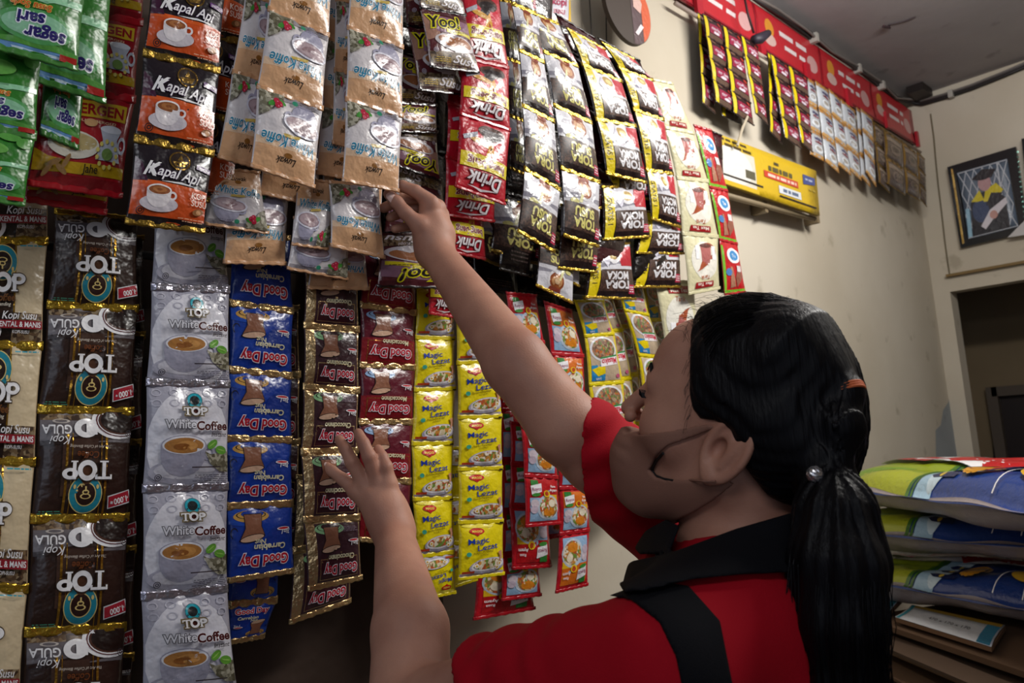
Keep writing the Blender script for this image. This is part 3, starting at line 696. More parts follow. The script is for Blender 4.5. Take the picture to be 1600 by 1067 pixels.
# ------------------------------------------------------------------ sachet chains
GS = foil('c9a53c', .25); GSL = foil('d2b27e', .28); GR = foil('8f7330', .35)
SS = foil('b9b7c6', .28); PE = ink('c4946c', .3); RD = ink('a8121f'); YL = ink('d8c40e'); BK = ink('1a1214', .2); CR = ink('c9c29c'); GN = ink('3f7a34')
YB, YM, YF, YT = 1.03, .99, .93, .89     # back, middle, front and topmost layers of chains
g = 'chains of sachets on the lower rail'; gu = 'chains of sachets on the upper rail'

strip(DS['cream'], [(-62, 215), (-64, 374), (-72, 537), (-85, 717), (-98, 914), (-112, 1100)], [(82, 215), (74, 377), (66, 541), (54, 722), (43, 920), (30, 1100)], YM, 'cream and brown coffee sachets chain cut by the left edge, gold seams', g, GS)
strip(DS['brown'], [(86, 330), (74, 476), (60, 639), (49, 811), (39, 988), (28, 1160)], [(215, 343), (215, 483), (208, 643), (201, 808), (196, 979), (190, 1150)], YM, 'dark brown coffee sachets with red price tags, upside down, gold seams', g, GS, True)
strip(DS['brown'], [(100, 360), (90, 520), (80, 690), (66, 860), (58, 1030), (50, 1120)], [(224, 372), (226, 524), (220, 692), (212, 858), (208, 1026), (204, 1120)], YB + .01, 'dark brown coffee sachets chain tucked behind the one with red price tags', g, GR, True)
strip(DS['white'], [(242, 295), (237, 448), (229, 597), (223, 764), (221, 932), (222, 1100)], [(346, 300), (358, 453), (359, 600), (356, 760), (355, 919), (372, 1086)], YM - .015, 'silver white coffee sachets with cup, saucer and green leaves', g, SS)
strip(DS['gblue'], [(362, 366), (358, 473), (357, 577), (352, 685), (353, 791), (354, 907)], [(453, 372), (458, 486), (456, 587), (456, 687), (457, 786), (459, 891)], YM, 'bright blue coffee sachets with gold seams, upside down', g, GSL, True)
strip(DS['gblue'], [(356, 845), (357, 945), (358, 1003)], [(440, 835), (433, 937), (413, 993)], YB, 'two blue sachets swinging below and behind the bright blue chain', g, GSL, False)
strip(DS['gbrown'], [(380, 480), (384, 585), (382, 690), (380, 795), (378, 890)], [(467, 480), (469, 585), (468, 690), (467, 795), (465, 880)], YB + .01, 'chain of dark sachets almost hidden between the blue and the chocolate chains', g, GSL, True)
strip(DS['gbrown'], [(476, 412), (475, 508), (474, 604), (470, 706), (474, 812), (481, 920)], [(560, 420), (561, 515), (561, 610), (559, 703), (562, 808), (565, 902)], YM - .01, 'chocolate brown coffee sachets with wide gold margin under the left hand', g, GSL, True)
strip(DS['gbrown'], [(462, 745), (457, 860), (452, 972)], [(552, 745), (551, 845), (548, 938)], YB, 'lower end of a brown and gold chain behind the chocolate one', g, GSL, True)
strip(DS['gred'], [(566, 382), (563, 476), (561, 570), (560, 659), (559, 747), (560, 842)], [(652, 394), (650, 489), (649, 574), (645, 659), (642, 752), (640, 850)], YM, 'wine red coffee sachets with double gold seams, upside down', g, GSL, True)
strip(DS['maggi'], [(651, 450), (649, 527), (647, 609), (643, 693), (645, 780), (650, 870), (668, 934)], [(709, 446), (710, 529), (712, 607), (708, 692), (707, 778), (710, 862), (712, 925)], YM, 'yellow seasoning sachets, left of two chains, lowest sachet turned over', g, YL, flips=[False] * 5 + [True], hw=.004)
strip(DS['maggi'], [(712, 485), (714, 567), (716, 652), (716, 733), (716, 816), (716, 905)], [(776, 482), (779, 564), (784, 650), (785, 731), (786, 814), (787, 896)], YM - .012, 'yellow seasoning sachets, right of two chains, ending in a free edge', g, YL, hw=.004)
strip(DS['maggi'], [(690, 700), (694, 780), (696, 850), (695, 921)], [(744, 700), (745, 780), (746, 845), (745, 905)], YB, 'yellow seasoning chain mostly hidden behind the two yellow ones', g, YL, True, hw=.004)
strip(DS['royco'], [(791, 458), (798, 530), (806, 598), (814, 666), (819, 743), (821, 822)], [(838, 462), (850, 535), (860, 602), (868, 670), (871, 746), (876, 817)], YM - .01, 'red bordered soup seasoning sachets, front left chain by the sleeve', g, RD, hw=.004)
strip(DS['royco2'], [(850, 472), (861, 553), (866, 622), (870, 692), (873, 763), (874, 835), (868, 925)], [(894, 486), (912, 556), (915, 622), (918, 692), (920, 762), (921, 828), (918, 913)], YM, 'orange and red seasoning sachets, lowest one turned over, right chain', g, RD, flips=[False] * 5 + [True], hw=.004)
strip(DS['royco'], [(797, 660), (798, 725), (796, 790), (793, 892)][:3] + [(800, 888)], [(846, 665), (850, 727), (856, 792), (862, 884)], YM + .02, 'red seasoning chain behind the front left one, lowest sachet upside down', g, RD, flips=[False, False, True], hw=.004)
strip(DS['royco'], [(778, 640), (780, 720), (781, 800), (783, 938)][:3] + [(782, 868), (784, 937)], [(822, 640), (830, 720), (838, 795), (842, 858), (845, 929)], YM + .035, 'red seasoning chain whose lowest sachet hangs under the others', g, RD, hw=.004)
strip(DS['royco'], [(745, 560), (752, 640), (752, 720), (750, 800), (745, 880), (740, 967)], [(800, 560), (808, 640), (812, 720), (820, 800), (828, 880), (835, 950)], YB + .01, 'rearmost red seasoning chain, its lowest edge reaching furthest down', g, RD, True, hw=.004)
strip(DS['royco2'], [(840, 700), (842, 770), (846, 842)], [(876, 700), (878, 770), (886, 836)], YB, 'red seasoning chain seen between the left and right red ones', g, RD, hw=.004)
for i, (dx, dy) in enumerate(((0, 0), (14, -6), (26, -12), (38, -18))):
    strip(DS['masako'], [(897 + dx, 470 + dy), (913 + dx, 525 + dy), (920 + dx, 601 + dy), (926 + dx, 680 + dy), (930 + dx, 760 + dy)], [(943 + dx, 470 + dy), (960 + dx, 521 + dy), (974 + dx, 597 + dy), (980 + dx, 674 + dy), (985 + dx, 752 + dy)], YM + .014 * i,
          ['yellow and blue meat seasoning sachets, front chain beside the red ones', 'thin yellow edge of a chain just behind the front yellow and blue one', 'second thin yellow edge behind the front yellow and blue chain', 'third thin yellow edge, nearest the forehead'][i], 'meat seasoning chains', YL, True, hw=.0035)
strip(DS['masako'], [(960, 440), (975, 484), (997, 554), (1006, 630), (1012, 700)], [(1004, 445), (1014, 492), (1040, 560), (1048, 634), (1054, 700)], YM - .01, 'yellow seasoning chain right of the thin yellow edges, before the forehead', 'meat seasoning chains', YL, True, hw=.0035)
strip(DS['masako'], [(1003, 440), (1013, 500), (1022, 560)], [(1036, 440), (1046, 500), (1056, 560)], YM + .03, 'farthest yellow seasoning chain, behind the cream tea sachets', 'meat seasoning chains', YL, True, hw=.0035)

# upper layers
strip(DS['segar'], [(30, -100), (22, 113)], [(178, -60), (164, 158)], YT + .01, 'green drink sachet with blue hem, second from the top left corner', 'green soda drink sachets', GN, True)
strip(DS['segar'], [(72, 30), (62, 205)], [(140, 60), (123, 230)], YT + .03, 'darker green sachet hanging behind the two top left ones', 'green soda drink sachets', GN, True)
strip(DS['segar'], [(-30, -110), (-22, 68)], [(142, -70), (121, 107)], YT - .02, 'front green drink sachet in the top left corner, upside down', 'green soda drink sachets', GN, True)
strip(DS['segar'], [(-70, 55), (-82, 188), (-95, 300)], [(66, 82), (56, 213), (38, 318)], YT, 'green drink sachets chain at the left edge above the cream coffee', 'green soda drink sachets', GN, True)
strip(DS['energen'], [(75, -95), (68, 8), (58, 130), (42, 285)], [(233, -75), (222, 36), (211, 156), (190, 306)], YF, 'red and yellow ginger cereal sachets with white milk jug', gu, RD)
strip(DS['energen'], [(50, 200), (38, 310)], [(186, 225), (166, 332)], YF + .02, 'red cereal sachet peeping out below the ginger ones', gu, RD)
strip(DS['kapal'], [(237, -40), (224, 82), (210, 216), (196, 345)], [(352, -12), (343, 110), (334, 240), (319, 361)], YT, 'black and orange milk coffee sachets, front chain with gold seams', gu, GR)
strip(DS['kapal'], [(268, -75), (262, 45), (256, 165), (240, 297)], [(388, -50), (380, 66), (374, 190), (366, 320)], YF, 'black and orange milk coffee chain half hidden behind the front one', gu, GR)
strip(DS['luwak'], [(432, -97), (419, 14), (402, 135), (392, 258)], [(522, -60), (514, 55), (504, 170), (491, 292)], YT - .01, 'peach and white coffee sachets, left of the two front chains', gu, PE, True, hw=.004)
strip(DS['luwak'], [(548, -65), (543, 43), (540, 155), (535, 281)], [(632, -37), (630, 74), (629, 181), (623, 298)], YT - .01, 'peach and white coffee sachets chain whose end the right hand holds', gu, PE, True, hw=.004)
strip(DS['luwak'], [(384, -10), (363, 112), (340, 244)], [(440, 10), (431, 130), (415, 264)], YT + .015, 'peach and white coffee chain at the left, turned edge on', gu, PE, True, hw=.004)
strip(DS['luwak'], [(425, 100), (415, 205), (405, 300)], [(515, 125), (506, 225), (494, 321)], YF, 'peach coffee sachet hem showing under the left front chain', gu, PE, True, hw=.004)
strip(DS['luwak'], [(505, -40), (505, 60), (502, 165), (494, 269)], [(575, -25), (578, 80), (575, 180), (560, 282)], YF - .005, 'peach coffee chain in shade between the two front chains', gu, PE, True, hw=.004)
strip(DS['luwak'], [(515, 120), (508, 218), (500, 313)], [(612, 135), (604, 232), (596, 324)], YF + .01, 'peach coffee sachet hem just left of the thumb', gu, PE, True, hw=.004)
strip(DS['luwak'], [(524, 0), (522, 110), (519, 222)], [(560, 5), (556, 115), (550, 230)], YF - .02, 'narrow folded peach coffee chain left of the held one', gu, PE, True, hw=.004)
strip(DS['luwak'], [(328, 262), (320, 349)], [(406, 270), (419, 364)], YF, 'grey coffee sachet with red berries under the edge on chain', gu, PE, False, hw=.003)
strip(DS['luwak'], [(354, 300), (349, 409)], [(452, 300), (446, 412)], YF + .015, 'white coffee sachet with blue wording above the blue chain', gu, PE, True, hw=.004)
strip(DS['luwak'], [(465, 280), (456, 381)], [(526, 285), (512, 389)], YF - .005, 'grey sachet of a coffee cup in the middle of the low cluster', gu, PE, False, hw=.003)
strip(DS['luwak'], [(459, 340), (449, 419)], [(548, 345), (543, 436)], YF + .01, 'grey coffee sachet with berries, slanting above the chocolate chain', gu, PE, False, hw=.003)
strip(DS['luwak'], [(514, 285), (517, 383)], [(592, 290), (601, 402)], YF - .015, 'peach and white sachet hanging below the thumb', gu, PE, True, hw=.004)
strip(DS['luwak'], [(488, 375), (481, 449)], [(570, 375), (576, 451)], YF + .03, 'brownish coffee sachet lowest of the low cluster', gu, PE, True, hw=.004)
strip(DS['yo'], [(645, -60), (656, 12), (672, 104)], [(716, -50), (727, 24), (749, 113)], YT - .01, 'maroon sachets with yellow lettering, front chain near the top', gu, BK, hw=.003)
strip(DS['yo'], [(628, -40), (636, 40), (655, 140)], [(700, -40), (706, 50), (724, 148)], YT + .015, 'maroon coffee chain behind the front one with yellow lettering', gu, BK, hw=.003)
strip(DS['yo'], [(610, 80), (616, 160), (618, 205)], [(676, 95), (682, 165), (683, 207)], YF, 'maroon sachet with white script, right of the held chain', gu, BK, hw=.003)
strip(DS['yo'], [(612, 196), (612, 255)], [(682, 205), (688, 282)], YF + .01, 'maroon sachet with upside down yellow lettering above the fingers', gu, BK, True, hw=.003)
strip(DS['yo'], [(612, 250), (600, 365)], [(690, 280), (700, 372)], YF + .03, 'dark sachet seen through the curl of the right hand', gu, BK, True, hw=.003)
strip(DS['yo'], [(593, 364), (590, 447)], [(700, 362), (704, 450)], YF + .005, 'pinkish brown sachet with upside down yellow lettering by the wrist', gu, BK, True, hw=.003)
strip(DS['drink'], [(722, -15), (721, 90), (718, 177), (711, 290)], [(779, -5), (795, 106), (797, 203), (789, 319)], YT, 'bright red chocolate drink sachets, front chain upside down', gu, RD, True, hw=.0035)
strip(DS['drink'], [(702, 80), (700, 160), (697, 245), (694, 335)], [(772, 100), (776, 180), (777, 262), (772, 346)], YF, 'red chocolate drink chain behind the front one', gu, RD, True, hw=.0035)
strip(DS['drink'], [(700, 300), (699, 392)], [(754, 305), (759, 405)], YF + .015, 'red drink sachet in shade beside the wrist', gu, RD, True, hw=.0035)
strip(DS['drink'], [(668, 405), (670, 489)], [(716, 410), (716, 496)], YF + .03, 'red drink sachet above the yellow seasoning, under the forearm', gu, RD, True, hw=.0035)
strip(DS['susu'], [(790, -75), (799, 5), (811, 78), (816, 164), (819, 263), (809, 360)], [(832, -62), (838, 22), (850, 97), (866, 190), (876, 297), (866, 393)], YT, 'silver and black milk coffee sachets, left of the two shiny chains', gu, GS, True, hw=.005)
strip(DS['susu'], [(815, 13), (848, 80), (865, 164), (876, 262), (881, 367)], [(873, 38), (903, 103), (925, 192), (937, 285), (936, 385)], YT + .01, 'silver and black milk coffee sachets, right of the two shiny chains', gu, GS, True, hw=.005)
strip(DS['susu'], [(780, 0), (788, 90), (795, 180), (797, 262)], [(808, 5), (816, 100), (822, 190), (826, 275)], YF, 'silver coffee chain edge on, left of the shiny ones', gu, GS, True, hw=.004)
strip(DS['susu'], [(876, 320), (872, 418)], [(938, 325), (932, 425)], YF, 'milk coffee sachet below the right shiny chain', gu, GS, True, hw=.004)
strip(DS['susu'], [(847, 330), (843, 415)], [(908, 345), (905, 447)], YF + .02, 'silver sachet flap slanting under the shiny chains', gu, GS, False, hw=.004)
strip(DS['susu'], [(842, 370), (838, 445)], [(898, 385), (895, 473)], YF + .01, 'silver sachet flap lowest under the shiny chains', gu, GS, False, hw=.004)
strip(DS['susu'], [(770, 310), (768, 390)], [(842, 322), (848, 414)], YF + .03, 'milk coffee sachet in deep shade left of the lowest flaps', gu, GR, True, hw=.004)
strip(DS['susu'], [(740, 330), (745, 400)], [(800, 340), (802, 424)], YF + .045, 'dark coffee sachet in shade right of the wrist', gu, GR, True, hw=.004)
strip(DS['moka'], [(886, 45), (909, 100), (931, 186), (947, 270)], [(945, 77), (971, 127), (993, 197), (1010, 285)], YT + .02, 'red and silver coffee sachets with yellow side band, brightest glare', gu, GS, True, hw=.005)
strip(DS['moka'], [(945, 230), (950, 309)], [(1010, 236), (1018, 311)], YT + .045, 'short bit of sachet directly under the chain with the glare', gu, GS, True, hw=.004)
strip(DS['moka'], [(940, 292), (942, 374)], [(1006, 292), (1016, 369)], YF, 'red and black coffee sachet with big white wording, middle', gu, GS, True, hw=.004)
strip(DS['moka'], [(921, 385), (915, 464)], [(984, 380), (993, 467)], YF + .01, 'lowest red and black coffee sachet with yellow side band', gu, GS, True, hw=.004)
strip(DS['moka'], [(940, 66), (967, 106), (990, 171), (1009, 265), (1018, 341)], [(990, 92), (1020, 125), (1037, 187), (1052, 272), (1064, 355)], YT + .035, 'red and silver coffee sachets, second chain with yellow side band', gu, GS, True, hw=.005)
strip(DS['moka'], [(1003, 330), (994, 395)], [(1068, 338), (1069, 396)], YF + .01, 'black coffee sachet below the second chain with yellow band', gu, GS, True, hw=.004)
strip(DS['moka'], [(998, 370), (990, 448)], [(1062, 370), (1064, 448)], YF + .02, 'black coffee sachet lowest below the second yellow banded chain', gu, GS, True, hw=.004)
strip(DS['maxtea'], [(1018, 124), (1038, 199), (1057, 278), (1066, 365), (1076, 459)], [(1052, 131), (1085, 208), (1106, 283), (1122, 370), (1124, 450)], YT + .04, 'cream milk tea sachets with glass of tea, upside down', gu, CR, True, hw=.005)
strip(DS['maxtea'], [(1024, 440), (1042, 560)], [(1084, 440), (1094, 560)], YF + .03, 'cream tea sachet hanging behind, just above the forehead', gu, CR, False, hw=.005)
strip(DS['redtea'], [(1084, 196), (1108, 292), (1124, 374), (1132, 460)], [(1112, 204), (1137, 298), (1152, 381), (1165, 456)], YF + .01, 'red tea sachets with green edges and blue badge, last chain', gu, RD, hw=.004)
strip(DS['gpack'], [(845, -75), (849, 34)], [(890, -70), (893, 42)], 1.08, 'white sachet with green and yellow borders hanging high on the wall', 'small packs high on the wall', YL, hw=.003)
strip(DS['gpack'], [(806, -75), (808, 10)], [(838, -70), (832, 18)], 1.08, 'white sachet with yellow border high on the wall, left one', 'small packs high on the wall', YL, hw=.003)

# added chains as dark bundle edges; their colour also carries the gaps' shade
gd = 'added dark chains standing for edges and shade in the gaps'
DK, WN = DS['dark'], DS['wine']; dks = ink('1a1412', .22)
strip(DK, [(790, -70), (806, 20), (822, 110), (828, 200), (832, 290), (828, 380)], [(868, -60), (862, 50), (880, 120), (890, 210), (896, 305), (892, 395)], YF + .02, 'added folded chain, black for edges and shade between the two silver ones', gd, dks, hw=.003)
strip(DK, [(772, -60), (778, 60), (782, 180), (786, 300), (780, 420)], [(815, -50), (822, 70), (828, 190), (834, 312), (832, 432)], YF + .03, 'added folded chain, black for edges and shade right of the bright red drink chain', gd, dks, hw=.003)
strip(WN, [(868, 22), (888, 80), (908, 160), (918, 250), (925, 340), (915, 430)], [(930, 60), (952, 112), (968, 190), (976, 275), (980, 360), (970, 440)], YF + .01, 'wine red folded chain between the silver and the yellow banded ones', gd, dks, hw=.003)
strip(DK, [(935, 60), (958, 115), (980, 190), (990, 270), (992, 350), (985, 440)], [(1000, 95), (1018, 140), (1034, 200), (1044, 280), (1052, 360), (1048, 445)], YF + .02, 'added folded chain, black for edges and shade between the two yellow banded ones', gd, dks, hw=.003)
strip(WN, [(1100, 200), (1108, 290), (1118, 372), (1122, 455)], [(1128, 212), (1132, 298), (1146, 380), (1152, 462)], YF + .03, 'wine red folded chain between the cream and the red tea chains', gd, dks, hw=.003)
strip(DK, [(736, 300), (738, 380), (740, 450)], [(800, 312), (806, 392), (810, 462)], YB, 'added chain coloured black for the deep shade above the forearm', gd, dks, hw=.003)
strip(DK, [(800, 330), (802, 400), (800, 470)], [(868, 345), (872, 412), (874, 482)], YB + .01, 'added chain coloured black for the deep shade behind the silver flaps', gd, dks, hw=.003)
strip(WN, [(690, 60), (688, 180), (684, 300), (690, 420)], [(790, 90), (790, 205), (786, 322), (784, 440)], YB + .01, 'added chain coloured dark wine for the deep shade behind the bright red drink ones', gd, dks, hw=.003)
strip(DK, [(600, -60), (602, 80), (600, 220), (600, 340), (600, 440)], [(700, -30), (704, 100), (700, 240), (700, 360), (704, 462)], YB, 'added chain coloured black for the deep shade behind the maroon sachets', gd, dks, hw=.003)
strip(DK, [(870, 350), (868, 420), (866, 480)], [(940, 365), (940, 430), (938, 492)], YB + .02, 'added chain coloured black for the shade just above the red soup sachets', gd, dks, hw=.003)
strip(DK, [(940, 360), (944, 425), (948, 480)], [(1020, 375), (1024, 435), (1026, 490)], YB + .03, 'added chain coloured black for the shade above the yellow seasoning chains', gd, dks, hw=.003)

# ------------------------------------------------------------------ far chains under the red banner
def far(D, a, b, c, d, n, label, group, mt, y):
    """a,b top corners; c,d bottom corners"""
    L = [(a[0] + (c[0] - a[0]) * i / n, a[1] + (c[1] - a[1]) * i / n) for i in range(n + 1)]
    R = [(b[0] + (d[0] - b[0]) * i / n, b[1] + (d[1] - b[1]) * i / n) for i in range(n + 1)]
    return strip(D, L, R, y, label, group, mt, hw=.003)
gm = 'maroon and yellow sachet chains below the banner'
FM, FW, FB = DS['fmaroon'], DS['fwhite'], DS['fbrown']; YH = 1.085
dark = ink('2a1a1a', .25)
far(FM, (1089, 20), (1110, 30), (1097, 160), (1118, 178), 3, 'leftmost maroon and yellow chain below the banner', gm, dark, YH + .025)
far(FM, (1098, 22), (1126, 38), (1118, 158), (1150, 178), 4, 'second maroon chain from the left below the banner', gm, dark, YH)
far(FM, (1110, 30), (1133, 45), (1128, 180), (1160, 195), 4, 'maroon chain behind the second from the left, hanging lower', gm, dark, YH + .02)
far(FM, (1129, 40), (1158, 58), (1146, 175), (1178, 196), 4, 'third maroon chain from the left below the banner', gm, dark, YH - .008)
far(FM, (1157, 55), (1184, 74), (1180, 176), (1200, 195), 4, 'maroon chain left of the narrow gap of wall', gm, dark, YH - .015)
far(FM, (1199, 82), (1218, 96), (1203, 205), (1222, 225), 4, 'maroon chain just right of the narrow gap of wall', gm, dark, YH + .02)
far(FM, (1203, 84), (1232, 103), (1226, 214), (1252, 232), 4, 'maroon chain second from the white ones', gm, dark, YH)
far(FM, (1231, 102), (1262, 122), (1252, 222), (1270, 238), 4, 'maroon chain next to the white ones', gm, dark, YH - .01)
gw = 'white coffee chains below the banner'; OR = ink('a8742e')
far(FW, (1256, 119), (1273, 130), (1266, 240), (1290, 253), 3, 'leftmost white coffee chain below the banner', gw, OR, YH + .01)
far(FW, (1274, 127), (1294, 142), (1290, 252), (1311, 270), 3, 'second white coffee chain from the left', gw, OR, YH)
far(FW, (1295, 139), (1313, 157), (1310, 257), (1330, 274), 3, 'third white coffee chain from the left', gw, OR, YH)
far(FW, (1314, 156), (1336, 174), (1326, 264), (1346, 282), 3, 'fourth white coffee chain from the left', gw, OR, YH)
far(FW, (1338, 168), (1351, 180), (1346, 276), (1360, 292), 3, 'narrow turned white coffee chain', gw, OR, YH + .015)
far(FW, (1345, 170), (1363, 186), (1353, 268), (1369, 292), 3, 'rightmost white coffee chain below the banner', gw, OR, YH)
gb = 'brown coffee chains below the banner'
far(FB, (1362, 188), (1380, 203), (1373, 284), (1390, 301), 3, 'leftmost brown chain below the banner', gb, GR, YH)
far(FB, (1379, 200), (1408, 222), (1386, 286), (1415, 305), 2, 'wide brown chain, second from the left', gb, GR, YH - .01)
far(FB, (1408, 220), (1432, 240), (1415, 300), (1438, 314), 2, 'wide brown chain near the corner', gb, GR, YH - .01)
far(FB, (1432, 236), (1445, 249), (1436, 308), (1448, 323), 3, 'last narrow brown chain beside the corner', gb, GR, YH)

# ------------------------------------------------------------------ the shopkeeper
# Body surfaces are smooth unions of tapered capsules and ellipsoids, meshed together as one skin.
def V3(p): return np.array(p, dtype=np.float64)
def smin(a, b, k):
    h = np.clip(0.5 + 0.5 * (b - a) / k, 0, 1); return b + (a - b) * h - k * h * (1 - h)
def smax(a, b, k): return -smin(-a, -b, k)
def rcone(p, a, b, r1, r2):
    a, b = V3(a), V3(b); ba = b - a; l2 = ba @ ba
    t = np.clip(((p - a) @ ba) / l2, 0, 1); return np.linalg.norm(p - a - t[:, None] * ba, axis=1) - (r1 + (r2 - r1) * t)
def chain(p, pts, rs, k=0.004):
    d = rcone(p, pts[0], pts[1], rs[0], rs[1])
    for i in range(1, len(pts) - 1): d = smin(d, rcone(p, pts[i], pts[i + 1], rs[i], rs[i + 1]), k)
    return d
def ellip(p, c, r, M=None):
    q = p - V3(c)
    if M is not None: q = q @ M.T
    r = np.array(r); k0 = np.linalg.norm(q / r, axis=1); k1 = np.linalg.norm(q / (r * r), axis=1) + 1e-9
    return k0 * (k0 - 1) / k1
R_, U_, F_, E_ = [np.array(x) for x in (RGT, UPV, FWD, EYE)]
def PP(px, py, d): return V3(P(px, py, d))
def to_px(p):
    q = p - E_; d = q @ F_; return 800 + (q @ R_) / d * F, 533.5 - (q @ U_) / d * F, d
def poly_sd(x, y, pts):
    """signed distance to a polygon, negative inside"""
    n = len(pts); d = np.full(x.shape, 1e9); ins = np.zeros(x.shape, bool)
    for i in range(n):
        ax, ay = pts[i]; bx, by = pts[(i + 1) % n]; ex, ey = bx - ax, by - ay
        t = np.clip(((x - ax) * ex + (y - ay) * ey) / (ex * ex + ey * ey + 1e-12), 0, 1)
        d = np.minimum(d, (x - ax - t * ex) ** 2 + (y - ay - t * ey) ** 2)
        c = ((ay > y) != (by > y)) & (x < (bx - ax) * (y - ay) / (by - ay + 1e-12) + ax); ins ^= c
    return np.sqrt(d) * np.where(ins, -1, 1)
def view_prism(p, pts):
    x, y, d = to_px(p); return poly_sd(x, y, pts) * d / F

def surface(sdf, lo, hi, h, B=20):
    """surface nets over the blocks that hold the surface"""
    lo = V3(lo); hi = V3(hi); nb = np.ceil((hi - lo) / (h * B)).astype(int)
    g = np.stack(np.meshgrid(*[np.arange(n) for n in nb], indexing='ij'), -1).reshape(-1, 3)
    cen = lo + (g + .5) * h * B; dc = sdf(cen); g = g[np.abs(dc) < h * B * 1.25]
    N = (nb * B + 2).astype(np.int64)
    keys = []; poss = []; quads = []
    o = np.arange(B + 2); off = np.stack(np.meshgrid(o, o, o, indexing='ij'), -1).reshape(-1, 3)
    for blk in g:
        idx = blk * B + off; p = lo + idx * h; s = sdf(p).reshape(B + 2, B + 2, B + 2); neg = s < 0
        if neg.all() or not neg.any(): continue
        # cell vertices for cells 0..B
        c = B + 1
        cor = [(i, j, k) for i in (0, 1) for j in (0, 1) for k in (0, 1)]
        S = np.stack([s[i:i + c, j:j + c, k:k + c] for i, j, k in cor], -1); ng = S < 0; act = ng.any(-1) & ~ng.all(-1)
        ii = np.argwhere(act)
        if len(ii) == 0: continue
        Sv = S[act]; acc = np.zeros((len(ii), 3)); cnt = np.zeros(len(ii)); ca = np.array(cor, float)
        for a in range(8):
            for b_ in range(a + 1, 8):
                if abs(ca[a] - ca[b_]).sum() != 1: continue
                m = (Sv[:, a] < 0) != (Sv[:, b_] < 0); t = Sv[m, a] / (Sv[m, a] - Sv[m, b_])
                acc[m] += ca[a] + (ca[b_] - ca[a]) * t[:, None]; cnt[m] += 1
        pos = lo + (blk * B + ii + acc / cnt[:, None]) * h
        gi = blk * B + ii; keys.append((gi[:, 0] * N[1] + gi[:, 1]) * N[2] + gi[:, 2]); poss.append(pos)
        for ax in range(3):
            e = [slice(1, B + 1)] * 3; e2 = list(e); e2[ax] = slice(2, B + 2)
            e = tuple(e); a = neg[e]; b_ = neg[tuple(e2)]; m = a != b_
            q = np.argwhere(m) + 1; fl = a[m]
            G = blk * B + q; u, v = (ax + 1) % 3, (ax + 2) % 3
            def K(du, dv):
                w = G.copy(); w[:, u] -= du; w[:, v] -= dv; return (w[:, 0] * N[1] + w[:, 1]) * N[2] + w[:, 2]
            Q = np.stack([K(1, 1), K(0, 1), K(0, 0), K(1, 0)], 1); Q[~fl] = Q[~fl][:, ::-1]; quads.append(Q)
    K_ = np.concatenate(keys); Pz = np.concatenate(poss); Q = np.concatenate(quads)
    uk, first = np.unique(K_, return_index=True); Pz = Pz[first]
    ok = np.isin(Q, uk).all(1); Q = Q[ok]; return Pz, np.searchsorted(uk, Q)

# --- head frame: x forward (towards the wall and the left), y towards her left side, z up
HA, HP = math.radians(31), math.radians(14)
fw0 = -R_ * math.cos(HA) + F_ * math.sin(HA)
hx = fw0 * math.cos(HP) + U_ * math.sin(HP); hz = U_ * math.cos(HP) - fw0 * math.sin(HP); hy = np.cross(hz, hx)
HS = 1.03
EAR = PP(1122, 700, .700); HO = EAR - hy * .074 * HS
HM = np.stack([hx, hy, hz])            # world -> head rows
def HL(x, y, z): return HO + (hx * x + hy * y + hz * z) * HS
def head_xyz(p): return (p - HO) @ HM.T / HS

dR = (PY(640, 320, .885) - EYE).dot(FWD)
dL = (PY(545, 700, .953) - EYE).dot(FWD)
print('hand depths', dR, dL)
SH_L, SH_R = PP(1045, 1045, .615), PP(1035, 800, .92)
NECK0, NECK1 = HL(-.035, 0, -.03), PP(1140, 915, .755)
TC = PP(1175, 1240, .76)
def torso(p, g=0.0):
    M = np.stack([R_ * .93 + F_ * .35, U_, F_ * .93 - R_ * .35]); M = np.stack([v / np.linalg.norm(v) for v in M])
    d = ellip(p, PP(1165, 1180, .755), (.105 + g, .24 + g, .165 + g), M)
    d = smin(d, rcone(p, PP(1130, 985, .66), PP(1120, 960, .86), .062 + g, .062 + g), .06)
    d = smin(d, rcone(p, TC, PP(1175, 1700, .76), .13 + g, .14 + g), .08)
    return d
EL_L, WR_L = PP(643, 1122, .80), PP(615, 828, dL - .030)
EL_R, WR_R = PP(885, 668, .885), PP(679, 392, dR + .012)
